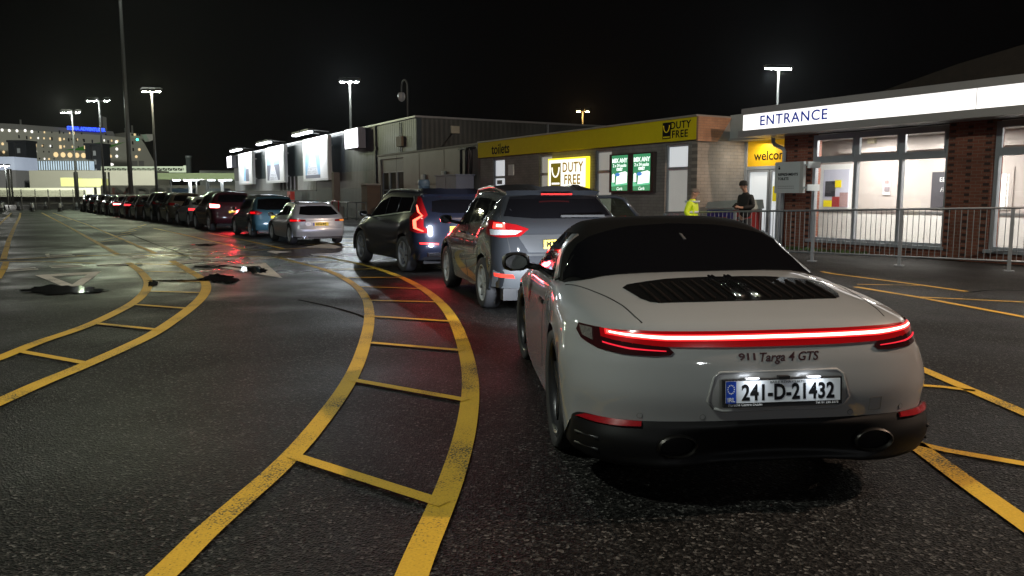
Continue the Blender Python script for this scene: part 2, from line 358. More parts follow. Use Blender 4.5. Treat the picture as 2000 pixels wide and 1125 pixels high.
for (x0, y0, x1, y1) in ((8, 527, 69, 523), (96, 520, 160, 517), (190, 517, 247, 514.5), (345, 511, 390, 507.5), (408, 506, 466, 503.2), (485, 503, 540, 500.6), (607, 497, 665, 494.6), (672, 495.5, 720, 493.8), (90, 500, 140, 497)):
    quad(wl, [(x0, y0), (x1, y1), (x1 + 2, y1 + 1.3), (x0 + 1, y0 + 1.5)]); quad(wl, [(x0 + 4, y0 + 2.6), (x1 + 5, y1 + 2.4), (x1 + 7, y1 + 3.8), (x0 + 4, y0 + 4.2)])
def tri(a, b, c, k=.2):
    P = [np.array(G(*q)[:2]) for q in (a, b, c)]; cen = sum(P) / 3; Q = [cen + (p - cen) * (1 - k * 2.4) for p in P]
    for i in range(3):
        j = (i + 1) % 3; wl.add([(*P[i], .008), (*P[j], .008), (*Q[j], .008), (*Q[i], .008)], [(0, 1, 2, 3)])
tri((68, 538), (198, 530.5), (145, 569)); tri((412, 519.5), (519, 514.5), (552, 544))
quad(wl, [(252, 503), (268, 500), (290, 502), (284, 505), (256, 505.5)]); quad(wl, [(365, 490), (384, 485), (406, 491), (385, 489)]); quad(wl, [(521, 492), (530, 490), (571, 492.5), (548, 494), (540, 496), (528, 494)])
quad(wl, [(590, 484), (625, 478), (640, 476), (668, 483), (655, 486)]); quad(wl, [(88, 497), (96, 496), (98, 502), (92, 503)]); quad(wl, [(324, 483), (350, 479.5), (366, 479), (350, 482)])
tag(wl.build('white_road_marking', WHT), kind='structure')
pud = mat('puddle_water', (.006, .006, .007), .03, var=0)
pm = MB()
def blob(cx, cy_, rx, ry, n=80, sd=0):
    rr = random.Random(sd); ph = [rr.uniform(0, 6) for _ in range(4)]
    quad(pm, [(cx + rx * math.cos(a) * (1 + .18 * math.sin(3 * a + ph[0]) + .1 * math.sin(5 * a + ph[1]) + .07 * math.sin(13 * a + ph[2]) + rr.uniform(-.03, .03)), cy_ + ry * math.sin(a) * (1 + .3 * math.sin(2 * a + ph[2]) + .2 * math.sin(7 * a + ph[3]) + .14 * math.sin(17 * a + ph[0]) + rr.uniform(-.08, .08))) for a in [2 * math.pi * k / n for k in range(n)]], .014)
blob(122, 567, 82, 6.5, sd=1); blob(430, 545, 36, 8, sd=2); blob(298, 555, 9, 6, sd=3); blob(415, 521, 38, 2.2, sd=4); blob(400, 479, 24, 1.4, sd=5); blob(360, 549, 60, 1.2, sd=6); blob(492, 528, 26, 7, sd=8)
tag(pm.build('puddle_water', pud), kind='structure')
sm_ = MB()
for l in ([(247, 455), (300, 476), (340, 490), (373, 506)], [(582, 586), (640, 598), (690, 612), (712, 621)], [(2000, 568), (1940, 567), (1895, 571)]): ribbon(sm_, smoothpx(l, 4), .05, .004)
tag(sm_.build('road_seam', mat('tar_seam', (.004, .004, .004), .9, spec=.05)), kind='structure')

# ------------------------------------------------------------------ vertical planes (building fronts)
class Plane:                                      # local x runs to the right along the front, y goes into the building
    def __init__(s, o, xd):
        s.o = Vector(o); s.x = Vector(xd).normalized(); s.y = Vector((-s.x.y, s.x.x, 0)); s.rz = math.atan2(s.x.y, s.x.x)
    def w(s, x, y=0, z=0): return s.o + s.x * x + s.y * y + Vector((0, 0, z))
    def px(s, u, v, y=0):
        d = ray(u, v); c = Vector((0, 0, CAMH)) - s.o; t = (y - c.dot(s.y)) / d.dot(s.y); p = c + d * t
        return p.dot(s.x), p.z + s.o.z if False else (Vector((0, 0, CAMH)) + d * t).z
    def X(s, u, v, y=0): return s.px(u, v, y)[0]
    def Z(s, u, v, y=0): return s.px(u, v, y)[1]
B = Plane((5.54, 23.70, 0), (.49848, -.86690, 0))
YE = (Vector((8.93, 20.06, 0)) - B.o).dot(B.y)    # depth of the entrance front behind the shop front
def bthing(name, x, y, z, label, cat, group=None): return empty(name, B.w(x, y, z), B.rz, label, cat, group)
# ------------------------------------------------------------------ lamp posts
POLE = mat('lamp_pole_steel', (.13, .135, .13), .5, .2, var=.15)
HEAD = mat('lamp_housing', (.12, .12, .12), .5, .3)
EMW = mat('lamp_lit_white', (.9, .9, .9), .4, var=0, emit=(.93, 1, .95), es=160)
EMY = mat('lamp_lit_warm', (.9, .9, .8), .4, var=0, emit=(1, .93, .68), es=160)
EMO = mat('lamp_lit_sodium', (.9, .7, .4), .4, var=0, emit=(1, .55, .16), es=160)
EMT = mat('tube_lit_white', (.9, .9, .9), .4, var=0, emit=(.9, .95, 1), es=14)
def lamp_post(top, rz, heads, em, label, power=0, color=(1, 1, .9), target=None, r=.09, ang=150, group='floodlight posts over the vehicle lanes'):
    t = empty('lamp_post', (top.x, top.y, 0), rz, label, 'lamp post', group); h = top.z
    MB().tube([(0, 0, 0), (0, 0, h * .5), (0, 0, h)], [r * 1.35, r * 1.1, r * .8], 10).build('pole', POLE, t)
    wx = max(abs(a[0]) for a in heads); MB().tube([(-wx, 0, h - .05), (wx, 0, h - .05)], .035, 6).build('crossbar', HEAD, t)
    for (x, y, tilt) in heads:
        M = Matrix.Translation((x, y, h + .02)) @ Matrix.Rotation(R(tilt), 4, 'X')
        hd = MB(); hd.box((-.3, -.28, .03), (.3, .28, .17), M=M); hd.box((-.22, -.2, .17), (.22, .2, .24), M=M); ho = hd.build('lamp_head', HEAD, t)
        MB().box((-.17, -.2, -.07), (.17, .2, .027), M=M).build('lens', em, ho)
    if power:
        spot('flood', (top.x, top.y - .4, h - .25), power, color, target or (top.x * .6, top.y * .45, 0), ang, .5, .22)
    return t
lamp_post(AT(140, 219, 92), 0, [(-.95, 0, 25), (-.35, 0, 25), (.7, 0, 25)], EMW, 'white floodlight post behind the quay, lower of the two by the blue ship sign', 1200, (.82, 1, .62), (-35, 45, 0))
lamp_post(AT(193, 196, 80), 0, [(-.95, 0, 25), (-.45, 0, 25), (.8, 0, 25)], EMW, 'white twin floodlight post rising just right of the blue ship sign', 1400, (.84, 1, .64), (-28, 40, 0))
lamp_post(AT(296, 178, 66), .2, [(-.5, 0, 25), (.0, 0, 25), (.5, 0, 20)], EMY, 'warm yellowish floodlight post right of the very tall mast', 1900, (.98, 1, .62), (-15, 25, 0))
lamp_post(AT(683, 159, 62), 0, [(-.55, 0, 20), (.05, 0, 20), (.5, 0, 20)], EMW, 'cool white floodlight post standing behind the row of billboards', 2600, (.85, .95, 1), (-14, 38, 0))
lamp_post(AT(1138, 217, 85), 0, [(-.45, 0, 20), (.5, 0, 20)], EMO, 'orange sodium lamp post far behind the yellow shop fascia', 1500, (1, .6, .25))
lamp_post(AT(1521, 134, 58), .1, [(-.75, 0, 15), (-.2, 0, 15), (.25, 0, 15), (.7, 0, 15)], EMW, 'white floodlight post with four heads above the ENTRANCE sign', 3000, (.9, .97, 1), (14, 40, 0))
# masts behind the photographer, seen only as reflections and as the light on the cars and the road
lamp_post(Vector((-10, -1, 15)), 2.0, [(-.7, 0, 20), (0, 0, 20), (.7, 0, 20)], EMW, 'greenish white floodlight post behind the photographer on the left', 6200, (.92, 1, .88), (-2.5, 9, 0), group='floodlight posts near the photographer')
lamp_post(Vector((15, 5.5, 11)), -1.6, [(-.5, 0, 20), (.5, 0, 20)], EMO, 'amber floodlight post on the pavement to the right of the photographer', 10500, (1, .73, .55), (8, 9, 0), group='floodlight posts near the photographer')
lamp_post(Vector((4.5, -20, 9)), 3.0, [(-.5, 0, 25), (.5, 0, 25)], EMW, 'cool white floodlight post well behind the photographer', 3200, (.95, .97, 1), (2, 4, 0), group='floodlight posts near the photographer')
mb_ = G(258, 409); t = empty('high_mast', (mb_.x, mb_.y, 0), 0, 'very tall grey light mast reaching out of the top of the picture', 'light mast')
MB().tube([(0, 0, 0), (0, 0, 12), (0, 0, 31)], [.24, .19, .11], 14).build('pole', mat('mast_grey', (.2, .2, .19), .5, .4), t)
rg = MB(); rg.tube([(1.2 * math.cos(a), 1.2 * math.sin(a), 30.4) for a in [k * math.pi / 8 for k in range(17)]], .06, 6); rg.box((-1.2, -.04, 30.36), (1.2, .04, 30.44)); rg.build('head_ring', POLE, t)
for k in range(6):
    a = k * math.pi / 3; x, y = 1.2 * math.cos(a), 1.2 * math.sin(a); f = MB(); ho = f.box((x - .3, y - .3, 30.0), (x + .3, y + .3, 30.3)).build('lamp_head', HEAD, t)
    MB().box((x - .26, y - .26, 29.96), (x + .26, y + .26, 29.997)).build('lens', EMW, ho)
spot('quay_flood', (mb_.x, mb_.y + 1, 29.7), 60000, (.95, 1, .8), (-50, 150, 0), 130, .6, .5)
spot('mast_flood', (mb_.x, mb_.y, 29.7), 2200, (.92, 1, .78), (-16, 30, 0), 140, .5, .5)

# ------------------------------------------------------------------ shop and annex
GBR = brick('grey_block_wall', (.26, .245, .225), (.3, .285, .26), (.17, .16, .15), .3, .1, 'x')
GBRY = brick('grey_block_side_wall', (.34, .30, .26), (.30, .27, .235), (.2, .18, .16), .3, .1, 'y')
CONC = cladding('stained_render', (.2, .19, .165), 'Z', 2)
YFAS = mat('yellow_fascia_paint', (.74, .60, .008), .7, var=.06, spec=.12)
FRM = mat('grey_window_frame', (.38, .40, .43), .4, .2, var=.05)
FROST = mat('lit_frosted_pane', (.7, .72, .72), .5, var=.12, vs=2.5, emit=(.93, .97, 1), es=.52)
FROSTD = mat('dim_frosted_pane', (.6, .6, .58), .5, var=.12, vs=2.5, emit=(.95, .93, .85), es=.2)
WHITEP = mat('white_panel', (.6, .62, .62), .5, var=.06)
sh = bthing('shop_building', 0, 0, 0, 'low grey block shop with a long yellow fascia reading toilets and DUTY FREE', 'shop')
def wallx(mb, holes, x0, x1, z0, z1, ya, yb):     # a wall with rectangular openings, butted piece to piece
    hs = sorted(holes); x = x0
    for (a, b, c, d) in hs:
        if a > x: mb.box((x, ya, z0), (a, yb, z1))
        if c > z0: mb.box((a, ya, z0), (b, yb, c))
        if d < z1: mb.box((a, ya, d), (b, yb, z1))
        x = b
    if x < x1: mb.box((x, ya, z0), (x1, yb, z1))
    return mb
holes = [(-12.78, -11.73, 0, 3.05), (-8.96, -8.0, .85, 3.05), (-5.17, -4.22, .85, 3.05), (-1.44, -.40, .85, 3.05)]
wallx(MB(), holes, -14, -.25, 0, 3.13, 0, .25).build('front_wall', GBR, sh)
MB().box((-.25, 0, 0), (0, 9, 3.13)).build('side_wall', GBRY, sh)
MB().box((-14, .255, 0), (-.255, 9, .05)).box((-14, 1.6, .06), (-.255, 1.7, 3.1)).build('inner_wall', WHITEP, sh)
f = MB().box((-14.05, -.09, 3.135), (.02, 0, 3.80)).build('fascia', YFAS, sh)
MB().box((-14.07, -.12, 3.803), (.04, 9, 3.86)).box((-14, .02, 3.15), (0, 9, 3.80)).build('roof', mat('roof_edge_metal', (.3, .29, .27), .5, .3), sh)
MB().add([(.02, -.09, 3.80), (.02, 1.25, 3.80), (.02, .70, 3.08), (.02, -.09, 3.08), (.10, -.09, 3.80), (.10, 1.25, 3.80), (.10, .70, 3.08), (.10, -.09, 3.08)],
         [(0, 1, 2, 3), (4, 5, 6, 7), (0, 1, 5, 4), (1, 2, 6, 5), (2, 3, 7, 6), (3, 0, 4, 7)]).build('brick_parapet', brick('sodium_tinted_parapet', (.48, .26, .15), (.42, .22, .13), (.3, .2, .14), .225, .075, 'y'), sh)  # orange cast of the sodium lamps is painted into the brick colour
text('toilets', f, (-11.95, -.094, 3.43), .60, INK, off=.008, sx=1.05)
def bagmark(parent, cx, y, cz, wd, ht, ground, line, band=True):
    g = MB().box((cx - wd / 2, y - .006, cz - ht / 2), (cx + wd / 2, y, cz + ht / 2)).build('bag_emblem', ground, parent)
    pts = [(cx + wd * .36 * math.cos(a), y - .009, cz + ht * .32 + ht * .42 * math.sin(a)) for a in [math.pi + math.pi * k / 14 for k in range(15)]]
    MB().tube([(p[0], p[1], p[2]) for p in pts], wd * .045, 6).build('smile_handle', line, g)
    if band: MB().box((cx - wd * .4, y - .008, cz - ht * .43), (cx + wd * .4, y - .0062, cz - ht * .35)).build('emblem_band', line, g)
bagmark(f, -1.30, -.092, 3.47, .38, .50, INK, YFAS)
text('DUTY', f, (-.68, -.094, 3.60), .31, INK, sx=1.05, spacing=1.1, off=.006); text('FREE', f, (-.70, -.094, 3.33), .31, INK, sx=1.05, spacing=1.1, off=.006)
def window(parent, x0, x1, z0, z1, y, pane, tr=None, fr=.08, panes=None, name='window'):
    w_ = MB(); w_.box((x0, y, z0), (x0 + fr, y + .1, z1)).box((x1 - fr, y, z0), (x1, y + .1, z1)).box((x0 + fr, y, z1 - fr), (x1 - fr, y + .1, z1)).box((x0 + fr, y, z0), (x1 - fr, y + .1, z0 + fr))
    cuts = [z0 + fr]
    if tr: w_.box((x0 + fr, y - .003, tr - .05), (x1 - fr, y + .1, tr + .05)); cuts += [tr - .05, tr + .05]
    cuts.append(z1 - fr); o = w_.build(name, FRM, parent)
    for i in range(0, len(cuts), 2): MB().box((x0 + fr, y + .05, cuts[i]), (x1 - fr, y + .056, cuts[i + 1])).build('pane', (panes or [pane] * 4)[i // 2], o)
    return o
window(sh, -1.44, -.40, .85, 3.05, .06, FROST, 2.3, panes=[FROSTD, FROST]); window(sh, -5.17, -4.22, .85, 3.05, .06, FROSTD, 2.3); window(sh, -8.96, -8.0, .85, 3.05, .06, FROSTD, 2.3)
d = window(sh, -12.78, -11.73, .02, 3.05, .06, FROST, 2.25, name='door')
MB().box((-12.5, .045, 1.95), (-12.05, .05, 2.12)).build('notice', mat('grey_notice', (.3, .31, .3), .5), d)
wb = MB()
for x in (-11.35, ): wb.box((x, -.05, 2.3), (x + .42, 0, 2.75))
wb.build('wall_notice', WHITEP, sh)
for xa in (-3.06, -1.6): MB().box((xa - .012, -.004, 2.87), (xa + .012, 0, 3.12)).build('wall_joint', mat('joint_grey', (.14, .14, .14), .7), sh)
# illuminated DUTY FREE box
DF = mat('lit_sign_face', (.9, .88, .8), .4, var=0, emit=(1, .97, .86), es=1.25); DY = mat('lit_sign_yellow_edge', (.8, .65, .02), .4, var=0, emit=(1, .82, .03), es=1.5)
sg = bthing('light_box_sign', -6.76, -.16, 1.72, 'glowing white and yellow DUTY FREE light box on the shop wall', 'sign')
MB().box((-1.28, .0, 0), (1.28, .15, 1.14)).build('case', DY, sg); MB().box((-1.22, -.008, .06), (1.22, -.002, 1.08)).build('face', DF, sg)
olive = mat('sign_olive_panel', (.16, .13, .01), .5, var=0, emit=(.5, .38, .0), es=.25); ochre = mat('sign_ochre_letters', (.5, .33, .03), .5, var=0, emit=(1, .6, .02), es=.22)
bagmark(sg, -.72, -.009, .53, .68, .86, olive, DF)
text('DUTY', sg, (.40, -.012, .77), .50, ochre, sx=.95, spacing=1.12, off=.010); text('FREE', sg, (.38, -.012, .32), .50, ochre, sx=.95, spacing=1.12, off=.010)
# two advertising screens
SCG = mat('lit_green_screen', (.02, .2, .08), .3, var=.35, vs=1.2, emit=(.07, .42, .19), es=.62); SCW = mat('lit_white_screen_print', (.8, .9, .85), .3, var=.25, vs=9, emit=(.9, 1, .95), es=1.35); SCB = mat('lit_blue_screen_print', (.05, .2, .5), .3, var=0, emit=(.06, .25, .65), es=.9)
SCL = mat('lit_green_print', (.1, .6, .3), .3, var=.4, vs=14, emit=(.2, .8, .45), es=.7)
for xa, lb in ((-3.58, 'left green advertising screen reading MIX ANY beside the narrow window'), (-2.42, 'right green advertising screen reading MIX ANY nearer the shop corner')):
    s_ = bthing('advertising_screen', xa, -.14, 1.57, lb, 'screen', 'advertising screens on the shop wall')
    MB().box((-.575, 0, 0), (.575, .14, 1.29)).build('casing', BLK, s_); MB().box((-.43, -.006, .06), (.43, -.002, 1.24)).build('display', SCG, s_)
    text('MIX ANY', s_, (0, -.008, 1.06), .20, SCW, ext=.001, off=.006); text('2 x 24 packs', s_, (0, -.008, .90), .145, SCW, ext=.001, off=.003); text('ONLY', s_, (0, -.008, .77), .12, SCW, ext=.001, off=.008)
    pr = MB().prism([(-.20, .22), (.40, .30), (.42, .66), (.30, .70), (-.14, .64)], -.009, -.0065); pr.prism([(-.40, .34), (-.26, .34), (-.26, .60), (-.33, .64), (-.40, .60)], -.009, -.0065); pr.build('printed_packs', SCW, s_)
    MB().prism([(.02 + .13 * math.cos(a) - .12, .60 + .06 * math.sin(a)) for a in [k * math.pi / 8 for k in range(16)]], -.012, -.0095).build('price_bubble', SCB, s_)
    MB().prism([(-.43, .20), (.43, .26), (.43, .32), (-.2, .27), (-.43, .36)], -.0095, -.0088).build('printed_band', SCL, s_)
    text('Carls', s_, (0, -.008, .125), .15, SCW, ext=.001, shear=.3)
# annex
an = bthing('annex_building', -14.06, 0, 0, 'flat roofed beige rendered annex between the shop and the tall shed', 'building')
def ax(x): return x + 14.06
wallx(MB(), [(ax(-26.8), ax(-23.2), 0, 3.55)], ax(-27.2), 0, 0, 3.74, .02, .27).build('front_wall', CONC, an)
MB().box((ax(-27.25), -.02, 3.745), (0, 4, 3.83)).box((ax(-27.2), .3, 3.0), (0, 4, 3.74)).build('roof', mat('annex_roof_edge', (.2, .19, .17), .6), an)
for xs in (-24.2, -21, -17.9): MB().box((ax(xs) - .01, .012, 0), (ax(xs) + .01, .02, 3.7)).build('wall_joint', MATS['joint_grey'], an)
k_ = MB().box((ax(-26.8), .1, 2.85), (ax(-23.2), .2, 3.55)).build('shutter_panel', mat('pale_shutter', (.33, .34, .34), .5, var=.1), an)
for x0, x1 in ((-26.7, -25.6), (-25.55, -24.45), (-24.4, -23.25)): window(an, ax(x0), ax(x1), .3, 2.84, .1, mat('dark_room_pane', (.10, .09, .07), .15, var=.4, vs=2), 1.75)
for x, z in ((-20.6, 2.15), (-18.05, 2.25)): MB().box((ax(x), -.08, z), (ax(x) + .35, .02, z + .4)).build('vent_box', WHITEP, an)
MB().box((ax(-21.5), .005, 2.02), (ax(-17), .02, 2.05)).build('wall_trim', MATS['joint_grey'], an)
dp = MB()
for x in (-15.75, -15.2, -14.75): dp.tube([(ax(x), -.1, 3.62), (ax(x) + .05, -.12, 3.5), (ax(x), -.1, 2.4)], .07, 8)
dp.tube([(ax(-15.9), -.12, 3.62), (ax(-14.3), -.12, 3.62)], .06, 8); dp.build('duct_pipe', BLK, an)
cb = bthing('service_cabinet', -15.55, -.55, 0, 'tall blue grey steel cabinet under black pipes by the annex', 'cabinet')
MB().box((-1.1, -.45, 0), (1.1, .45, 2.36)).box((-1.15, -.5, 2.363), (1.15, .5, 2.42)).build('case', mat('blue_grey_cabinet', (.16, .19, .27), .4, var=.1), cb)
MB().box((-.01, -.456, .1), (.01, -.451, 2.3)).build('door_gap', BLK, cb)
wt = bthing('water_drum', -19.2, -.5, 1.35, 'pale blue ribbed drum raised against the annex wall', 'drum')
MB().lathe([(.02, .9), (.26, .9), (.3, .82), (.3, .62), (.28, .6), (.3, .58), (.3, .38), (.28, .36), (.3, .34), (.3, .08), (.25, 0), (.0, 0)], n=20).build('shell', mat('pale_blue_plastic', (.22, .34, .48), .35), wt)
MB().box((-.3, -.3, -1.35), (.3, .3, -.003)).build('stand', mat('grey_block', (.25, .25, .24), .8), wt)
# ------------------------------------------------------------------ tall shed with billboards
TEAL = cladding('teal_cladding', (.03, .056, .076), 'X', 22, (.042, .072, .095)); TEALY = cladding('dark_cladding_side', (.075, .085, .085), 'Y', 22)
wh = bthing('shed_building', -21.96, .3, 0, 'long dark teal corrugated shed carrying the lit billboards', 'shed')
def wx(x): return x + 21.96
MB().box((wx(-73), 0, 3.0), (0, .3, 5.62)).build('upper_wall', TEAL, wh)
lw = MB(); lw.box((wx(-41.2), .0, 1.9), (wx(-27.3), .3, 2.995)); lw.build('grey_wall_panel', cladding('grey_panel_cladding', (.09, .088, .08), 'X', 22), wh)
MB().box((wx(-41.2), .0, 0), (wx(-27.3), .3, 1.895)).build('lower_wall_panel', cladding('dark_teal_panel', (.035, .055, .06), 'X', 22), wh)
MB().box((wx(-73), .0, 0), (wx(-41.2) - .003, .3, 1.8)).build('base_wall', cladding('blue_grey_base_cladding', (.09, .115, .125), 'X', 6, (.05, .07, .075)), wh)
rb = MB().box((wx(-73), .05, 1.8), (wx(-41.2) - .003, .3, 2.995))
for k in range(76):
    x = -72.6 + k * .415
    if not (-52.5 < x < -46.5 and k % 3): rb.box((wx(x), -.03, 1.86), (wx(x) + .2, .048, 2.99), 1)
rb.build('ribbed_wall', [mat('recess_dark', (.10, .10, .10), .7), mat('white_rib_paint', (.55, .56, .56), .5)], wh)
MB().box((wx(-73), -.04, 1.80), (wx(-41.2) - .003, -.002, 1.858)).build('screen_rail', BLK, wh)
MB().box((-.3, .303, 0), (0, 34, 5.62)).build('side_wall', TEALY, wh)
MB().box((wx(-73.1), -.1, 5.623), (.08, 34, 5.72)).build('roof_edge', mat('pale_roof_trim', (.38, .4, .42), .4, .3), wh)
pp = MB(); pp.tube([(.08, 8.3, 5.6), (.12, 8.3, 4.6), (.12, 8.3, 3.85)], .07, 8); pp.build('rain_pipe', mat('steel_pipe', (.42, .44, .46), .35, .6), wh)
MB().box((.0, 2.0, 4.85), (.16, 2.5, 5.25)).build('wall_lamp', mat('pale_plastic', (.5, .48, .38), .5), wh)
MB().tube([(.06, 2.1, 4.85), (.05, 1.3, 3.9)], .03, 6).build('lamp_cable', BLK, wh)
MB().box((wx(-24.6), -.14, 4.2), (wx(-23.8), -.003, 4.75)).build('junction_box', mat('rusty_box', (.22, .16, .10), .6), wh)
MB().tube([(wx(-24.2), -.05, 5.5), (wx(-24.2), -.05, 3.9)], .03, 6).build('wall_conduit', BLK, wh)
for x in (-28.2, -62, -56.8, -44.8): MB().box((wx(x), -.09, 4.2), (wx(x) + .18, -.003, 4.34)).build('wall_bracket', BLK, wh)
MB().box((wx(-28.4), -.08, 0), (wx(-28.15), -.003, 5.6)).build('downpipe', mat('dark_downpipe', (.04, .045, .05), .5), wh)
cc = bthing('camera_pole', -23.4, .4, 5.6, 'hooked pole with a hanging camera dome on the shed roof corner', 'camera')
tp = B.w(-23.4, .4, 5.6); topz = 2.25
MB().tube([(0, 0, 0), (0, 0, topz - .45)] + [(-.42 + .42 * math.cos(a), 0, topz - .45 + .42 * math.sin(a)) for a in [k * math.pi / 10 for k in range(1, 11)]] + [(-.84, 0, topz - .75)], .045, 8).build('pole', POLE, cc)
MB().lathe([(.02, .12), (.14, .1), (.2, 0), (.2, -.16), (.16, -.3), (.06, -.38), (.0, -.4)], c=(-.84, 0, topz - .78), n=16).build('camera_dome', mat('white_dome', (.5, .5, .5), .3), cc)
# billboards
PAPER = mat('poster_paper', (.82, .83, .84), .5, var=.03); PBLUE = mat('poster_blue', (.28, .50, .72), .5, var=.15, vs=.8); PGREY = mat('poster_slate', (.16, .17, .22), .5, var=.1); PTXT = mat('poster_letters', (.30, .31, .36), .5, var=0); PPYR = mat('poster_pale', (.68, .70, .76), .5, var=.05)
BBF = mat('billboard_frame', (.6, .62, .62), .4, .2)
rl = random.Random(3)
for i, (x0, x1) in enumerate(((-66.6, -60.1), (-54.4, -47.8), (-42.05, -35.7))):
    lb = ('billboard farthest along the shed, its poster washed out with a small blue picture', 'middle billboard with a white spire over slate blocks on its poster', 'nearest billboard with a broad lettered pyramid on blue')[i]
    b_ = bthing('billboard', (x0 + x1) / 2, .3, 2.5, lb, 'billboard', 'billboards on the shed'); hw = (x1 - x0) / 2
    MB().box((-hw, -.75, 0), (hw, -.45, 3.08)).build('frame', BBF, b_)
    MB().box((-hw * .6, -.45, .5), (-hw * .55, -.003, .6)).box((hw * .55, -.45, .5), (hw * .6, -.003, .6)).box((-hw * .6, -.45, 2.4), (-hw * .55, -.003, 2.5)).box((hw * .55, -.45, 2.4), (hw * .6, -.003, 2.5)).build('bracket', BBF, b_)
    po = MB().box((-hw + .12, -.756, .12), (hw - .12, -.7505, 2.96)).build('poster', PAPER, b_)
    y = -.759
    if i == 2:
        MB().box((-hw * .78, y, .42), (hw * .42, -.7565, 2.7)).build('poster_panel', PBLUE, po); MB().box((-hw * .78, y - .002, .18), (hw * .42, y - .0005, .42)).build('poster_block', PGREY, po)
        MB().prism([(-hw * .66, .43), (hw * .28, .43), (-hw * .10, 2.35), (-hw * .28, 2.35)], y - .004, y - .0025).build('poster_pyramid', PPYR, po); rows = [(.5, .72), (.78, .96), (1.02, 1.2), (1.27, 1.43), (1.5, 1.64)]; bx = lambda z: (-hw * .66 + hw * .38 * (z - .43) / 1.92 + .12, hw * .28 - hw * .38 * (z - .43) / 1.92 - .12)
    elif i == 1:
        MB().box((-hw * .82, y, 1.55), (hw * .55, -.7565, 2.75)).build('poster_panel', PBLUE, po); MB().box((-hw * .82, y, .22), (hw * .55, -.7565, 1.545)).build('poster_block', PGREY, po)
        MB().prism([(-hw * .62, .23), (hw * .35, .23), (-hw * .08, 1.6), (-hw * .16, 2.5)], y - .004, y - .0025).build('poster_spire', PPYR, po); rows = [(.3, .5), (.58, .76), (.84, 1.0)]; bx = lambda z: (-hw * .62 + hw * .46 * (z - .23) / 1.4 + .12, hw * .35 - hw * .43 * (z - .23) / 1.4 - .12)
    else:
        MB().box((-hw * .2, y, .35), (hw * .3, -.7565, 2.3)).build('poster_panel', PBLUE, po); MB().box((hw * .1, y - .002, .3), (hw * .55, y - .0005, 1.5)).build('poster_block', PGREY, po); rows = [(1.5, 1.7), (1.8, 2.0)]; bx = lambda z: (-hw * .8, -hw * .3)
    lt = MB()
    for z0, z1 in rows:
        a, b = bx(z1); x = a
        while x < b - .08:
            ww = rl.uniform(.1, .24); hh = z1 - z0; q = rl.random()
            lt.box((x, y - .007, z0), (x + .05, y - .0055, z1))
            if q > .3: lt.box((x + .05, y - .007, z1 - hh * .25), (min(x + ww, b), y - .0055, z1))
            if q > .6: lt.box((x + .05, y - .007, z0), (min(x + ww, b), y - .0055, z0 + hh * .25))
            x += ww + .08
    lt.build('lettering', PTXT, po)
    for sx in (-.45, .3):
        fl = bthing('billboard_lamp', (x0 + x1) / 2 + sx * hw - hw * .1, -1.15, 5.86, '%s strip lamp over the %s billboard' % (('left', 'right')[sx > 0], ('farthest', 'middle', 'nearest')[i]), 'lamp', 'strip lamps over the billboards')
        MB().box((-1.0, -.18, .03), (1.0, .18, .2)).build('housing', HEAD, fl); MB().box((-.95, -.16, -.08), (.95, .16, .027)).build('tube', EMT, fl)
        MB().tube([(.9, .1, .12), (1.0, 1.3, .02)], .04, 6).build('arm', POLE, fl)
    area('billboard_flood', B.w((x0 + x1) / 2, -1.6, 5.75), 5, 330, (.93, .97, 1), B.w((x0 + x1) / 2, -.4, 3.7), sy=.3)
LBX = mat('lit_white_box', (.9, .9, .95), .4, var=0, emit=(.93, .93, 1), es=5)
for x0, x1, lb in ((-32.5, -29.9, 'blank glowing white light box high on the shed near its corner'), (-73.8, -71.2, 'blank glowing white light box at the far end of the shed')):
    l_ = bthing('light_box', (x0 + x1) / 2, -.25, 4.4, lb, 'light box', 'light boxes on the shed'); hw = (x1 - x0) / 2
    MB().box((-hw, 0, 0), (hw, .5, 1.27)).build('case', mat('light_box_case', (.3, .3, .36), .5), l_); MB().box((-hw + .05, -.01, .05), (hw - .05, -.003, 1.22)).build('face', LBX, l_)
fx = bthing('fire_point', -46.4, -.5, 0, 'red fire point board at the foot of the shed under the billboards', 'fire point')
MB().box((-.5, 0, .2), (.5, .35, 1.75)).build('board', mat('fire_red', (.4, .03, .02), .4), fx); MB().box((-.3, -.06, .7), (.3, -.003, 1.5)).build('notice', mat('dull_notice', (.3, .1, .08), .5), fx)
bp_ = bthing('steel_post', -31.6, -1.2, 0, 'brown steel post with a concrete foot before the shed below the bright box', 'post')
MB().box((-.2, -.2, .75), (.2, .2, 2.9)).build('shaft', mat('brown_post', (.17, .14, .12), .6), bp_); MB().box((-.38, -.38, 0), (.38, .38, .747)).build('foot', mat('grey_block', (.25, .25, .24), .8), bp_)
bq = bthing('brick_pier', -27.1, -.5, 0, 'short brown brick pier with a pale cap at the annex corner', 'pier')
MB().box((-.5, -.4, 0), (.5, .4, 2.05)).build('shaft', brick('brown_pier_brick', (.2, .13, .09), (.16, .11, .08), (.2, .18, .16)), bq); MB().box((-.56, -.46, 2.053), (.56, .46, 2.15)).build('cap', mat('stone_cap', (.4, .39, .36), .7), bq)
gr = bthing('guard_rail', -26.2, -1.9, 0, 'thin grey guard rail with one red section beside the dark blue suv', 'railing')
g_ = MB(); g_.tube([(-5, 0, 1.05), (2.2, 0, 1.05)], .03, 6)
for x in (-5, -3.9, -2.6, -1.1, .6, 2.2): g_.tube([(x, 0, 0), (x, 0, 1.05)], .03, 6)
g_.tube([(-5, 0, .12), (2.2, 0, .12)], .02, 6); g_.build('rail', GALV, gr)
MB().tube([(-3.9, -.04, .1), (-3.9, -.04, 1.1), (-2.6, -.04, 1.1), (-2.6, -.04, .1)], .045, 6).build('red_section', mat('red_tube', (.5, .03, .04), .4), gr)
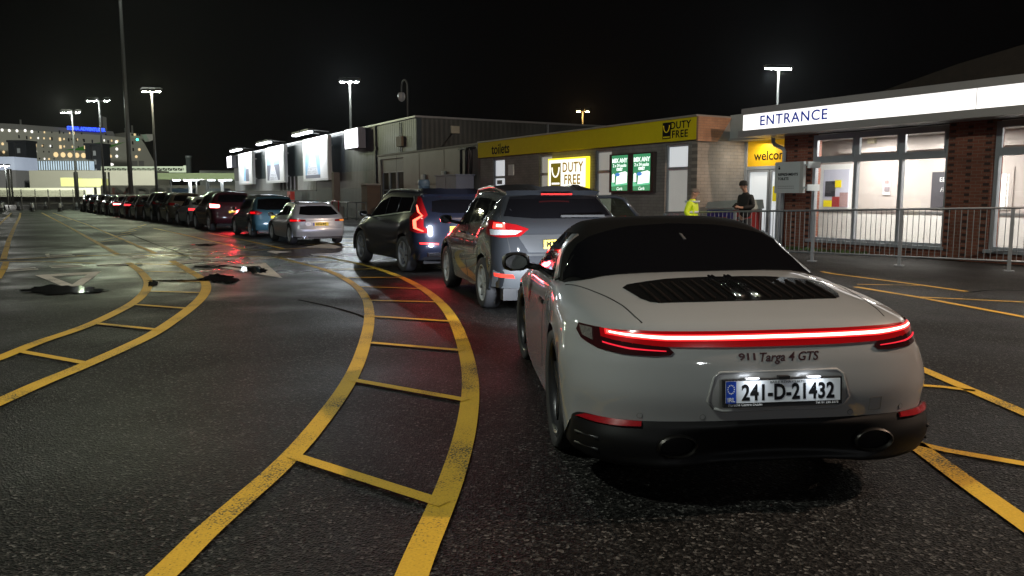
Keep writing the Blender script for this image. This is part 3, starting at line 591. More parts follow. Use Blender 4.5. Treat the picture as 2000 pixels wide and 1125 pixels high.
g2 = bthing('guard_rail', -41, -2.4, 0, 'grey mesh guard rail behind the silver hatchback at the foot of the shed', 'railing')
g_ = MB(); g_.tube([(-8, 0, 1.1), (8.6, 0, 1.1)], .03, 6); g_.tube([(-8, 0, .15), (8.6, 0, .15)], .025, 6)
for k in range(12): g_.tube([(-8 + k * 1.51, 0, 0), (-8 + k * 1.51, 0, 1.1)], .028, 6)
g_.build('rail', GALV, g2); 
nn = MB()
for k in range(100): nn.tube([(-8 + k * .166, 0, .15), (-8 + k * .166, 0, 1.1)], .007, 4)
nn.build('mesh_infill', mat('dark_mesh', (.05, .06, .06), .6), g2)

# ------------------------------------------------------------------ entrance building
RBR = brick('red_brown_brick', (.27, .085, .05), (.21, .066, .04), (.24, .16, .12), .225, .075, 'x', ms=.014)
DBR = mat('dark_header_brick', (.045, .022, .018), .8)
GREYM = mat('grey_metal_fascia', (.36, .365, .37), .4, .3, var=.06)
LIT = mat('lit_entrance_fascia', (.9, .89, .86), .4, var=.05, vs=1.5, emit=(1, .975, .94), es=1.25)
ROOMW = mat('room_wall_paint', (.52, .46, .43), .8, var=.03); DADO = mat('room_dado_panel', (.72, .69, .66), .6, var=.02); FLO = mat('room_floor', (.3, .28, .26), .5)
CEILP = mat('lit_ceiling_panel', (.9, .9, .9), .5, var=0, emit=(1, .98, .95), es=5)
en = bthing('entrance_building', 1.4, YE, 0, 'entrance hall with red brick piers and a long lit white ENTRANCE fascia', 'building')
def ex(x): return x - 1.4
EX1 = 16
MB().box((ex(1.38), -.80, 3.735), (EX1, -.70, 3.91)).box((ex(1.30), -.82, 3.12), (EX1, -.70, 3.297)).box((ex(1.38), -.698, 3.12), (EX1, 0, 3.16)).box((ex(1.38), -.7, 3.3), (ex(1.40), 0, 3.9)).build('fascia_frame', GREYM, en)
lf = MB().box((ex(1.43), -.77, 3.30), (EX1, -.70, 3.732)).build('lit_fascia', LIT, en)
for x in (8.0, 12.8): MB().box((ex(x) - .006, -.7725, 3.3), (ex(x) + .006, -.7705, 3.73)).build('fascia_joint', GREYM, lf)
EBL = mat('blue_sign_letters', (.02, .05, .35), .4, var=0, emit=(.01, .05, .45), es=.35)
text('ENTRANCE', lf, (ex(3.155), -.773, 3.515), .375, EBL, sx=1.07, off=.004, spacing=1.12, ext=.004)
MB().box((ex(1.4), -.698, 3.16), (EX1, 11, 3.26)).box((ex(1.4), -.68, 3.30), (EX1, 11, 3.9)).build('roof_slab', mat('roof_felt', (.05, .05, .05), .8), en)
pa, pb_, pl_ = MB(), MB(), MB()
pa.box((ex(2.26), 0, 0), (ex(3.24), .35, 3.12)); pb_.box((ex(7.02), -.06, 0), (ex(8.03), .35, 3.12)); pl_.box((ex(3.24), 0, 0), (ex(7.02), .3, .22)).box((ex(8.03), 0, 0), (EX1, .3, .22))
for k in range(0, 41, 2):
    z = .04 + k * .075
    for x in (7.05, 7.86): pb_.box((ex(x), -.065, z), (ex(x) + .13, -.0605, z + .062), 1)
    pb_.box((ex(7.46), -.065, z + .075), (ex(7.46) + .11, -.0605, z + .137), 1)
    pa.box((ex(3.08), -.005, z), (ex(3.08) + .13, -.0005, z + .062), 1); pa.box((ex(2.62), -.005, z + .075), (ex(2.62) + .11, -.0005, z + .137), 1)
for x in (3.7, 4.5, 5.3, 6.1): pl_.box((ex(x), -.005, .09), (ex(x) + .13, -.0005, .152), 1)
pa.build('brick_pier', [RBR, DBR], en); pb_.build('brick_pier', [RBR, DBR], en); pl_.build('brick_plinth', [RBR, DBR], en)
WG = glassmat('window_glass', (.93, .95, .95), .07)
def bigwin(x0, x1, muls):
    w_ = MB(); fr = .09; z0, z1, tr = .30, 3.08, 2.40
    w_.box((x0, .02, z0), (x0 + fr, .14, z1)).box((x1 - fr, .02, z0), (x1, .14, z1)).box((x0 + fr, .02, z1 - fr), (x1 - fr, .14, z1)).box((x0 + fr, .02, z0), (x1 - fr, .14, z0 + .06)).box((x0 + fr, .02, tr - .06), (x1 - fr, .14, tr + .06))
    xs = [x0 + fr] + muls + [x1 - fr]
    for m_ in muls: w_.box((m_ - .045, .018, z0 + .06), (m_ + .045, .14, tr - .06)); w_.box((m_ - .06, .018, tr + .06), (m_ + .06, .14, z1 - fr))
    w_.box((x0 - .06, -.09, .222), (x1 + .04, .14, .297))
    o = w_.build('window', FRM, en)
    sash = MB()
    for i in range(len(xs) - 1):
        a = xs[i] + (.06 if i else 0); b = xs[i + 1] - (.06 if i < len(xs) - 2 else 0)
        MB().box((a, .07, z0 + .06), (b, .076, tr - .06)).build('pane', WG, o); MB().box((a, .07, tr + .06), (b, .076, z1 - fr)).build('pane', WG, o)
        for q in ((a, tr + .06, a + .05, z1 - fr), (b - .05, tr + .06, b, z1 - fr), (a + .05, tr + .06, b - .05, tr + .11), (a + .05, z1 - fr - .05, b - .05, z1 - fr)): sash.box((q[0], .0, q[1]), (q[2], .06, q[3]))
    sash.build('sash', FRM, o)
bigwin(ex(3.24), ex(7.02), [ex(4.56), ex(5.81)]); bigwin(ex(8.03), EX1, [ex(9.7), ex(11.2), ex(12.7)])
RD = 2.3                                             # room behind
MB().box((ex(.3), RD, 0), (EX1, RD + .1, 3.12)).box((ex(2.3), .36, 0), (ex(2.4), .99, 3.12)).box((ex(.3), 1.0, 0), (ex(2.3), 1.05, 3.12)).build('room_wall', ROOMW, en)
MB().box((ex(.3), RD - .03, .02), (EX1, RD - .003, .98)).build('room_dado', DADO, en); MB().box((ex(.3), RD - .05, .983), (EX1, RD - .003, 1.05)).build('dado_rail', SILV, en)
MB().box((ex(2.4), .301, 0), (EX1, RD - .003, .02)).box((ex(.3), 1.06, 0), (ex(2.4), RD - .003, .02)).build('room_floor', FLO, en)
MB().box((ex(2.4), .2, 3.08), (EX1, RD - .003, 3.115)).box((ex(.3), 1.06, 3.08), (ex(2.4), RD - .003, 3.115)).build('room_ceiling', mat('ceiling_tile', (.7, .69, .66), .8), en)
MB().box((ex(2.42), RD - .2, 2.68), (EX1, RD - .005, 2.80)).build('ceiling_duct', ROOMW, en)
for x in (3.6, 4.9, 6.2, 8.9, 10.6): MB().box((ex(x), .9, 3.06), (ex(x) + .7, 1.3, 3.078)).build('ceiling_light', CEILP, en)
for x in (3.9, 6.2, 9.6): area('hall_light', B.w(x, YE + 1.1, 3.03), .8, 145, (1, .95, .89), B.w(x, YE + 1.1, 0))
def inb(u0, v0, u1, v1, mm, nm, y=RD - .01, th=.02):     # flat thing on the back wall of the hall
    x0, z1 = B.px(u0, v0, YE + y); x1, z0 = B.px(u1, v1, YE + y)
    return MB().box((ex(x0), y - th, z0), (ex(x1), y, z1)).build(nm, mm, en)
WDR = mat('white_door_frame', (.8, .8, .78), .4, var=.02, emit=(1, 1, 1), es=.15); LAV = mat('lit_back_room', (.5, .5, .58), .6, var=.05, emit=(.7, .7, .85), es=.22); YN = mat('yellow_notice', (.75, .6, .02), .5, emit=(1, .8, .02), es=.25, var=.02)
inb(1600, 322, 1662, 410, WDR, 'inner_door_frame'); inb(1610, 332, 1656, 405, LAV, 'inner_door_glass', RD - .031)
inb(1613, 354, 1631, 384, mat('dark_screen', (.05, .05, .06), .3), 'door_poster', RD - .052); inb(1632, 352, 1643, 366, YN, 'door_notice', RD - .052); yn = inb(1609, 391, 1626, 404, YN, 'door_notice', RD - .052)
inb(1626, 384, 1640, 404, mat('red_chairs', (.4, .06, .06), .5, var=.6, vs=30), 'door_poster', RD - .053); inb(1641, 376, 1655, 404, mat('shelf_goods', (.45, .3, .3), .5, var=.7, vs=40), 'door_poster', RD - .054)
pn = inb(1726, 348, 1739, 381, mat('pale_poster', (.75, .68, .68), .5), 'wall_poster'); inb(1728, 365, 1737, 373, mat('poster_grey', (.3, .25, .27), .5), 'poster_print', RD - .032); inb(1729, 352, 1736, 359, mat('poster_pink', (.6, .3, .3), .5), 'poster_print', RD - .032)
pb = inb(1822, 336, 1862, 409, mat('charcoal_poster', (.07, .065, .075), .5), 'wall_poster')
xx, zz = B.px(1845, 351, YE + RD - .035); text('EBA', en, (ex(xx), RD - .036, zz), .16, WINK); xx, zz = B.px(1845, 371, YE + RD - .035); text('Find', en, (ex(xx), RD - .036, zz), .15, WINK, shear=.3)
xx, zz = B.px(1848, 380, YE + RD - .035); text('us', en, (ex(xx), RD - .036, zz), .13, WINK, shear=.3)
inb(1699, 266, 1712, 280, mat('cream_box', (.6, .55, .4), .5), 'wall_box', RD - .01, .1)
inb(1948, 340, 1968, 409, mat('lit_doorway', (.9, .9, .88), .5, var=0, emit=(1, .98, .93), es=.9), 'bright_doorway'); inb(1942, 330, 1948, 409, mat('room_dark_edge', (.08, .08, .08), .5), 'doorway_edge'); inb(1968, 326, 1976, 409, ROOMW, 'doorway_edge')
# roof mass behind
rx0, rz0 = B.px(1690, 183, 9); rx1, rz1 = B.px(1860, 122, 9); rx2, rz2 = B.px(2000, 80, 9)
rm = MB().prism([(rx0 - 1.404, 3.2), (rx0 - 1.4, rz0), (rx1 - 1.4, rz1), (rx2 - 1.4, rz2), (rx2 + 4, rz2 + 1.6), (rx2 + 9, rz2 + 1.6), (rx2 + 9, 3.2)], 9 - YE + .4, 18)
rm.build('tiled_roof', mat('mossy_dark_roof', (.014, .010, .006), .8, var=.9, vs=3.5, bump=1, bs=14), en)
# welcome doorway between the shop and the entrance hall
wd = bthing('welcome_doorway', .0, 2.0, 0, 'recessed doorway under a yellow welcome panel beside the brick pier', 'doorway')
MB().box((-.08, -.05, 0), (.10, .1, 3.15)).build('frame_post', FRM, wd); ys = MB().box((.103, -.02, 2.36), (2.3, .06, 3.15)).build('sign_panel', mat('welcome_yellow', (.75, .43, .01), .4, var=.03, emit=(1, .5, .01), es=.22), wd)
text('welcome', ys, (1.10, -.024, 2.66), .40, INK, off=.004)
MB().box((.103, -.03, 2.26), (2.3, .08, 2.357)).build('lintel', FRM, wd)
for x0, x1 in ((.12, .98), (1.0, 1.35), (1.37, 2.26)):
    o = window(wd, x0, x1, .02, 2.25, -.02, FROST, None, .07, name='door')
MB().box((1.12, .0, 1.3), (1.26, .015, 1.75)).build('door_notice', YN, wd)
MB().box((.0, -.7, 3.2), (1.9, .1, 3.9)).build('canopy_cladding', mat('pale_grey_cladding', (.42, .45, .45), .5, var=.08), wd)
MB().box((.0, -.75, 3.12), (1.9, .1, 3.197)).build('canopy_edge', GREYM, wd)
area('porch_light', B.w(.9, 1.6, 3.08), .5, 22, (1, .93, .8), B.w(.6, 1.2, 0))
sgn = bthing('hanging_sign', 2.9, YE - .35, 1.54, 'pale grey projecting sign reading REFRESHMENTS TOILETS on the brick pier', 'sign')
MB().box((-.48, -.16, 0), (.36, -.06, .84)).build('face_box', mat('pale_grey_sign', (.58, .62, .62), .4, var=.04), sgn); MB().box((.363, -.16, 0), (.48, -.06, .84)).build('side_box', mat('sign_edge', (.5, .5, .48), .4), sgn)
text('REFRESHMENTS', sgn, (-.03, -.162, .50), .098, INK, off=.003, sx=.98); text('TOILETS', sgn, (-.185, -.162, .385), .098, INK, off=.003)
MB().box((-.36, -.166, .64), (-.30, -.161, .70)).box((-.355, -.166, .71), (-.32, -.161, .735)).build('pictogram', INK, sgn)
tl = MB()
for z in (.18, .125):
    x = -.36
    while x < .16: tl.box((x, -.163, z), (x + .05, -.1605, z + .012)); x += .062
tl.build('small_print', mat('grey_ink', (.15, .16, .16), .5), sgn)
for z in (.12, .72): MB().box((.48, -.13, z), (.62, -.09, z + .05)).box((.58, -.14, z - .06), (.62, .34, z + .11)).build('bracket', WHITEP, sgn)
pi = MB(); pi.tube([(ex(1.95), -.1, 3.10), (ex(1.95), -.1, 2.98), (ex(2.0), -.1, 2.9), (ex(2.3), -.1, 2.78), (ex(2.36), -.1, 2.7), (ex(2.36), -.1, .05)], .055, 10); pi.build('drain_pipe', mat('grey_pvc_pipe', (.36, .38, .4), .4), en)
# display stand behind the railing
bn = bthing('recycling_stand', 1.0, .55, 0, 'blue and red bin stand with a pale sloping lid behind the railing', 'bin')
MB().box((-.75, -.35, 0), (.32, .35, 1.05)).build('blue_cabinet', mat('blue_bin', (.015, .035, .22), .4, var=.3, vs=5), bn); MB().box((.323, -.36, 0), (.75, .35, 1.06)).build('red_cabinet', mat('red_bin', (.22, .015, .015), .4), bn)
MB().box((-.3, -.36, .45), (.1, -.352, .85)).build('picture', mat('red_picture', (.3, .03, .04), .5, var=.5, vs=14), bn)
MB().box((-.72, -.36, .5), (-.5, -.352, .82)).build('picture', mat('pale_picture', (.4, .4, .55), .5, var=.4, vs=14), bn)
MB().prism([(-.78, 1.10), (.8, 1.10), (.74, 1.36), (-.66, 1.28)], -.4, .38).prism([(-.7, 1.063), (.75, 1.063), (.75, 1.097), (-.7, 1.097)], -.36, .35).build('lid', mat('pale_green_lid', (.42, .47, .45), .5), bn)
gs = MB(); rg = random.Random(5)
for k in range(500):
    x = rg.uniform(2.6, 5.2); y = YE - rg.uniform(.03, .3); p = B.w(x, y, 0); a = rg.uniform(0, 6); h = rg.uniform(.03, .11); dx, dy = .02 * math.cos(a), .02 * math.sin(a)
    gs.add([(p.x - dx, p.y - dy, 0), (p.x + dx, p.y + dy, 0), (p.x + dy, p.y + dx, h)], [(0, 1, 2)])
tag(gs.build('moss_grass', mat('moss_green', (.05, .09, .02), .8), recalc=False), kind='stuff')
# pedestrian railing
P1, P2, P3 = G(1586, 510.4), G(1756, 519), G(1970, 530)
dr = (P3 - P1).normalized(); rails = [P1 - dr * 3.7, P1 - dr * 1.85, P1, P2, P3, P3 + dr * 1.95, P3 + dr * 3.9]
rt = empty('pedestrian_railing', (P1.x, P1.y, 0), math.atan2(dr.y, dr.x), 'galvanised pedestrian railing with upright bars in front of the entrance', 'railing')
xs = [(p - P1).dot(dr) for p in rails]; zt = lambda x: 1.146 + x * .0258
MB().tube([(xs[0], 0, zt(xs[0])), (xs[-1], 0, zt(xs[-1]))], .022, 8).build('top_rail', GALV, rt); MB().tube([(xs[0], 0, .20), (xs[-1], 0, .20)], .02, 8).build('bottom_rail', GALV, rt)
for x in xs:
    MB().box((x - .032, -.032, 0), (x + .032, .032, zt(x) - .023)).box((x - .09, -.08, .0), (x + .09, .08, .02)).build('post', GALV, rt)
for i in range(len(xs) - 1):
    b_ = MB(); n = 18
    for k in range(1, n):
        x = xs[i] + (xs[i + 1] - xs[i]) * k / n; b_.tube([(x, 0, .2), (x, 0, zt(x))], .0075, 6, caps=False)
    b_.build('bars', GALV, rt)
# ------------------------------------------------------------------ port in the distance
HULL = mat('ferry_white', (.42, .42, .38), .5, var=.1, vs=.05); HULB = mat('ferry_grey_deck', (.2, .2, .2), .6); GRN = mat('ferry_green', (.06, .30, .03), .5)
WWARM = mat('lit_cabin_warm', (.8, .6, .3), .5, var=.3, vs=.8, emit=(1, .72, .38), es=.9); WWHT = mat('lit_cabin_white', (.8, .8, .8), .5, var=.2, emit=(1, .97, .9), es=1.5); WDK = mat('dark_cabin_window', (.02, .02, .025), .2)
FA, FB = AT(-80, 380, 205), AT(312, 380, 245)
FP = Plane((FA.x, FA.y, 0), (FB.x - FA.x, FB.y - FA.y, 0))
fe = empty('ferry', FP.o, FP.rz, 'large white ferry with lit round windows and a green stripe, moored beyond the quay', 'ferry')
def fpx(l): return [FP.px(*q) for q in l]
MB().prism(fpx([(-80, 385), (308, 385), (306, 325), (283, 282), (276, 272), (200, 264), (110, 258), (-80, 246)]), 0, 22).build('hull', HULL, fe)
MB().prism(fpx([(-80, 246.3), (110, 258.3), (200, 264.3), (232, 266.6), (226, 256), (110, 247), (30, 241), (-80, 236)]), 2, 20).build('upper_deck', HULB, fe)
MB().prism(fpx([(246, 268.2), (292, 272.5), (294, 264), (252, 258)]), 1, 21).build('bridge_deck', HULL, fe)
MB().prism(fpx([(276, 263), (293, 263), (291, 274), (283, 277)]), -3, .0).build('bridge_wing', mat('ferry_wing', (.6, .6, .58), .5), fe)
MB().prism(fpx([(224, 257), (232, 257), (230, 226), (223, 224)]), 8, 11).build('mast', HULB, fe)
for u, v in ((4, 228), (55, 231), (262, 248), (268, 251), (275, 243)):
    x, z = FP.px(u, v); x2, z2 = FP.px(u, 268); MB().tube([(x, 6, z2), (x, 6, z)], .25, 6).build('aerial', HULB, fe)
MB().prism(fpx([(120, 293), (145, 291), (180, 280), (205, 277), (170, 286), (200, 287), (245, 277), (205, 292), (160, 294)]), -.1, -.02).build('green_stripe', GRN, fe)
text('STENA ADVENTURER', fe, (FP.px(168, 252.4)[0], -.3, FP.px(168, 252.4)[1]), 1.35, mat('blue_neon', (.05, .1, .8), .4, var=0, emit=(.03, .09, 1), es=2.6), off=.05, ext=.05, sx=.80)
bar = MB().box((FP.px(136, 252)[0], -.2, FP.px(150, 256.5)[1]), (FP.px(201, 252)[0], 0, FP.px(168, 248)[1])).build('sign_board', mat('ferry_sign_board', (.02, .03, .12), .5, var=0, emit=(.01, .02, .6), es=.5), fe)
def fwin(u, v, ru, rv, mm, rnd=True, nm='window'):
    x, z = FP.px(u, v); x2, _ = FP.px(u + ru, v); _, z2 = FP.px(u, v + rv); a, b = abs(x2 - x), abs(z2 - z)
    if rnd: MB().prism([(x + a * math.cos(k * math.pi / 8), z + b * math.sin(k * math.pi / 8)) for k in range(16)], -.12, -.03).build(nm, mm, fe)
    else: MB().box((x - a, -.12, z - b), (x + a, -.03, z + b)).build(nm, mm, fe)
for u in (109, 123, 136.5, 150, 163): fwin(u, 302 + (u - 109) * .03, 4.6, 4.9, WWARM)
for u, v, m_ in ((5, 281, WWARM), (7, 297, WWARM), (203, 304, WWARM), (216, 305, WWARM), (187, 304, WWARM), (266, 306, WWARM), (4, 254, WWHT), (18, 255, WWHT), (33, 255.5, WWHT), (49, 255, WWHT), (62, 257, WWHT), (144, 260, WWARM), (227, 277, WWHT), (228, 291, WWHT), (228, 305, WWHT), (96, 313, WWARM), (272, 292, WWARM)): fwin(u, v, 2.3, 2.7, m_)
for u, v in ((117, 272), (118, 287), (69, 284), (68, 300), (166, 288)): fwin(u, v, 2, 3.2, WWARM, False)
for u, v in ((101, 271), (134, 273), (149, 273), (164, 274.5), (180, 276), (211, 277), (84, 285), (259, 279), (260, 292), (101, 286), (116, 258), (52, 269), (37, 267)): fwin(u, v, 1.4, 3.2, WDK, False)
for u, v, a in ((131, 315, 7), (150, 316, 4), (165, 316, 7), (186, 316, 5), (212, 321, 10)): fwin(u, v, a, 3, WWHT)
rw_ = random.Random(11)
for v0, us in ((271, range(60, 240, 13)), (285.5, range(56, 170, 14)), (259, range(75, 215, 12)), (311, range(60, 120, 9)), (297, range(58, 110, 13))):
    for u in us:
        if abs(u - 110) > 4 and not (20 < u < 52) and not (170 < u < 199): fwin(u + rw_.uniform(-2, 2), v0 + (u - 110) * .035, 1.1, 1.7, rw_.choice([WDK, WWARM, WDK, WWHT, WWARM]), False)
fwin(268, 272.5, 2.2, 2.2, mat('green_nav_lamp', (.1, .8, .5), .5, var=0, emit=(.05, 1, .55), es=5), nm='nav_lamp')
for u in (258, 263, 268, 272): fwin(u, 263, 1.6, 2, WWARM if u % 2 else WDK, False)
fwin(258, 319, 10, 5, mat('ferry_dark_panel', (.2, .2, .2), .6), False, 'hull_panel'); fwin(276, 319, 5, 5, MATS['ferry_dark_panel'], False, 'hull_panel')
spot('ship_wash', AT(130, 378, 122) + Vector((0, 0, 14)), 130000, (1, 1, .85), AT(130, 315, 215), 110, .8, 1)
# link span towers and gangway
NAVY = mat('dark_navy_steel', (.008, .010, .016), .5, var=.3, vs=.6)
def pbox(name, Y, u0, v0, u1, v1, dep, m_, label, cat, group=None, parent=None, kind=None):
    a, b = AT(u0, v1, Y), AT(u1, v0, Y); o = MB().box((0, 0, 0), (b.x - a.x, dep, b.z - a.z)).build(name, m_, parent)
    o.location = (a.x, a.y, a.z) if parent is None else Vector((a.x, a.y, a.z)) - parent.location
    return tag(o, label, cat, group, kind) if parent is None else o
for u0, u1, v0, v1, lb in ((23, 50, 278, 384, 'dark navy link span tower at the left end of the lit gangway'), (172, 197, 284, 384, 'dark navy link span tower in front of the green stripe')):
    a = AT(u0, 384, 183); b = AT(u1, v0, 183); t = empty('link_tower', (a.x, a.y, 0), 0, lb, 'tower', 'link span towers')
    wd_ = b.x - a.x; hh = b.z; MB().box((0, 0, 0), (wd_ * .32, 4, hh)).box((wd_ * .68, 0, 0), (wd_, 4, hh)).box((wd_ * .32, .6, 0), (wd_ * .68, 3.4, hh)).box((-.2, -.2, hh + .002), (wd_ + .2, 4.2, hh + .5)).build('frame', NAVY, t)
    for z in (.5, .66, .82): MB().box((wd_ * .42, .45, hh * z), (wd_ * .58, .597, hh * z + 1.1)).build('pale_panel', mat('tower_pale_panel', (.25, .27, .3), .5), t)
ga = AT(50, 335, 178); gb = AT(172, 335, 178); gt = empty('gangway', (ga.x, ga.y, 0), 0, 'enclosed passenger gangway with a strip of blue white lit windows', 'gangway'); L_ = gb.x - ga.x
MB().box((0, .3, 6.3), (L_, 3, 7.0)).box((0, .3, 9.0), (L_, 3, 9.3)).build('deck', mat('gangway_grey', (.2, .21, .2), .6), gt)
MB().box((0, .5, 7.003), (L_, 2.8, 8.997)).build('window_band', mat('lit_gangway_glass', (.4, .5, .6), .4, var=.8, vs=.9, emit=(.62, .8, 1), es=.55), gt)
mu = MB()
for k in range(27): mu.box((k * L_ / 26 - .09, .35, 7.0), (k * L_ / 26 + .09, .497, 9.0))
mu.build('mullion', mat('gangway_mullion', (.12, .14, .16), .5), gt)
lg = MB()
for u in (104, 109, 145, 150): x = AT(u, 335, 178).x - ga.x; lg.box((x - .25, .6, 0), (x + .25, 1.1, 6.297))
lg.build('leg', mat('gangway_leg', (.05, .05, .045), .6), gt)
PG = mat('pale_green_steel', (.40, .47, .38), .5, var=.1)
ba = AT(198, 335, 172); bb = AT(366, 335, 172); bt = empty('footbridge', (ba.x, ba.y, 0), 0, 'pale green lattice footbridge running from the ship towards the canopy', 'footbridge'); L_ = bb.x - ba.x
z0, z1 = AT(200, 337, 172).z, AT(200, 325, 172).z; tr_ = MB(); tr_.box((0, 0, z0), (L_, .3, z0 + .4)).box((0, 0, z1 - .35), (L_, .3, z1)); n = 17
for k in range(n + 1): x = k * L_ / n; tr_.box((x - .07, .05, z0 + .4), (x + .07, .25, z1 - .35))
for k in range(n): tr_.tube([(k * L_ / n, .15, z0 + .3), ((k + 1) * L_ / n, .15, z1 - .2)], .08, 5)
tr_.box((L_ - .8, -.05, z0), (L_ + .3, .35, z1 + .2)); tr_.build('lattice', PG, bt)
lg = MB()
for u in (204, 206, 272, 278): x = AT(u, 335, 172).x - ba.x; lg.box((x - .2, .6, 0), (x + .2, 1.0, z0 - .003))
lg.build('leg', mat('bridge_leg', (.16, .17, .15), .6), bt)
YC = mat('pale_yellow_container', (.45, .47, .2), .5, var=.1, vs=.4)
pbox('container', 150, 119, 347, 143.5, 364, 3, YC, 'shorter pale yellow container on the quay behind the fence', 'container', 'yellow containers on the quay')
pbox('container', 150, 150.5, 349, 198, 364.5, 3, YC, 'longer pale yellow container on the quay right of the dark poles', 'container', 'yellow containers on the quay')
QW = mat('quay_render', (.26, .26, .22), .7, var=.15, vs=.2)
pbox('quay_shed', 160, 60, 333, 305, 384, 6, QW, 'low grey quay shed below the ferry', 'shed')
pbox('quay_wall', 140, -60, 367, 196, 384, .6, mat('quay_wall_paint', (.3, .31, .24), .7, var=.3, vs=.4), 'low pale wall along the quay behind the fence', 'wall')
pbox('quay_wall', 128, 198, 362, 470, 385, .6, mat('quay_wall_grey', (.16, .155, .14), .7, var=.4, vs=.5), 'grey wall with faded painted lettering behind the queue', 'wall')
q = text('L  N DON', None, AT(268, 376, 127.5), 2.0, mat('faded_letters', (.07, .07, .065), .7), name='wall_lettering', sx=1.6, off=.05); tag(q, 'faded dark painted letters on the grey wall behind the queue', 'lettering')
q = text('LL A', None, AT(232, 374, 127.5), 1.5, mat('faded_red_letters', (.12, .04, .035), .7), name='wall_lettering', sx=1.6, off=.05); tag(q, 'faded reddish painted letters on the grey wall by the tall mast', 'lettering')
o = pbox('glazed_pavilion', 165, -40, 306, 27, 332, 8, mat('lit_pavilion_glass', (.3, .34, .42), .4, var=.4, vs=.2, emit=(.55, .65, .95), es=.22), 'blue lit glazed pavilion at the left edge of the quay', 'pavilion')
pbox('quay_building', 165, -60, 332.3, 30, 384, 9, mat('quay_building_grey', (.12, .12, .13), .7), 'grey building carrying the blue lit pavilion at the left edge', 'building')
lamp_post(AT(10, 324, 120), 0, [(-.5, 0, 10), (.35, 0, 10)], EMW, 'low white lamp post in front of the blue lit pavilion', 3000, (1, .98, .9), (-70, 100, 0), .07)
chm = AT(372, 384, 170); t = empty('vent_stack', (chm.x, chm.y, 0), 0, 'dark grey round stack behind the canopy roof', 'stack'); MB().lathe([(0, 0), (.6, 0), (.6, AT(372, 309, 170).z), (.68, AT(372, 309, 170).z), (.68, AT(372, 304, 170).z), (0, AT(372, 304, 170).z)], n=18).build('shaft', mat('stack_grey', (.03, .038, .04), .6), t)
pbox('low_roof', 150, 392, 333, 462, 384, 4, mat('low_roof_grey', (.12, .13, .13), .6), 'low grey roof behind the canopy next to the shed', 'building')
# check-in canopy
ca = AT(304, 384, 108); cb_ = AT(461, 384, 108); ct = empty('checkin_canopy', (ca.x, ca.y, 0), 0, 'pale green check in canopy with white lights under its edge', 'canopy'); L_ = cb_.x - ca.x
z1, z0 = AT(304, 338, 108).z, AT(304, 350.5, 108).z; MB().box((0, 0, z0), (L_, 7, z1)).build('roof', mat('canopy_green', (.28, .34, .2), .5, var=.05), ct)
for u in (339.5, 358, 363.5, 378, 411, 427, 444, 455):
    x = AT(u, 380, 108).x - ca.x; MB().box((x - .42, .3 + (u % 3), z0 - .16), (x + .42, .75 + (u % 3), z0 - .003)).build('canopy_light', EMT, ct)
for u, r_, m_ in ((362.5, .16, WHITEP), (426, .16, WHITEP), (325, .07, POLE), (375, .07, POLE), (396, .09, POLE), (399.5, .09, POLE)):
    x = AT(u, 380, 108).x - ca.x; MB().box((x - r_, 1.5, 0), (x + r_, 1.5 + 2 * r_, z0 - .003)).build('post', m_, ct)
spot('canopy_wash', (ca.x + L_ * .5, ca.y + 2, z0 - .2), 900, (1, 1, .95), (ca.x + L_ * .5, ca.y - 3, 0), 160, .5, .4)
for u, lb in ((420, 'grey booth panel under the right half of the canopy'), (350, 'dark blue van shaped booth under the left half of the canopy')):
    pbox('checkin_booth', 112, u - 18, 368, u + 18, 385, 2.5, mat('booth_grey', (.1, .12, .13), .5) if u > 400 else mat('booth_blue', (.04, .08, .12), .5), lb, 'booth')
# mesh fence and cones across the lane ends
fy = 76.0; f0 = AT(-30, 400, fy); f1 = AT(168, 400, fy); ft = empty('chain_fence', (f0.x, fy, 0), 0, 'wire mesh fence on pale posts closing the empty lanes', 'fence'); L_ = f1.x - f0.x
for u in (-20, 17, 43, 70, 95.5, 119, 144, 166):
    x = AT(u, 400, fy).x - f0.x; MB().tube([(x, 0, 0), (x, 0, 2.0)], .045, 6).build('post', mat('pale_post', (.4, .41, .38), .5), ft)
mm_ = MB()
for k in range(150): x = k * L_ / 149; mm_.box((x - .012, .06, .05), (x + .012, .075, 1.9))
for k in range(9): mm_.box((0, .08, .1 + k * .22), (L_, .09, .118 + k * .22))
mm_.build('wire_mesh', mat('wire_grey', (.10, .10, .09), .5), ft)
CON = mat('cone_dark', (.05, .05, .05), .6); CSL = mat('cone_white_sleeve', (.7, .72, .7), .5)
for i, (u, v) in enumerate(((4, 413), (7.5, 410.5), (36, 410), (62, 410), (64, 413), (89, 409), (117.5, 413), (121, 410), (150, 410))):
    p = G(u, v); lb = ('dark cone with white sleeve nearest the left edge, front of a pair', 'dark cone with white sleeve near the left edge, rear of a pair', 'dark cone with white sleeve third lane post from the left', 'rear cone of the pair between the two yellow lines', 'front cone of the pair between the two yellow lines', 'single sleeved cone at the head of the wide lane', 'front cone of the pair before the last fence posts', 'rear cone of the pair before the last fence posts', 'sleeved cone nearest the tail of the car queue')[i]
    c_ = empty('traffic_cone', p, 0, lb, 'cone', 'cones closing the empty lanes'); MB().lathe([(.0, 0), (.24, 0), (.24, .04), (.17, .05), (.13, .3), (.05, .85), (.0, .86)], n=12).build('body', CON, c_); MB().lathe([(.134, .34), (.075, .75), (.07, .75), (.128, .34)], n=12).build('sleeve', CSL, c_)
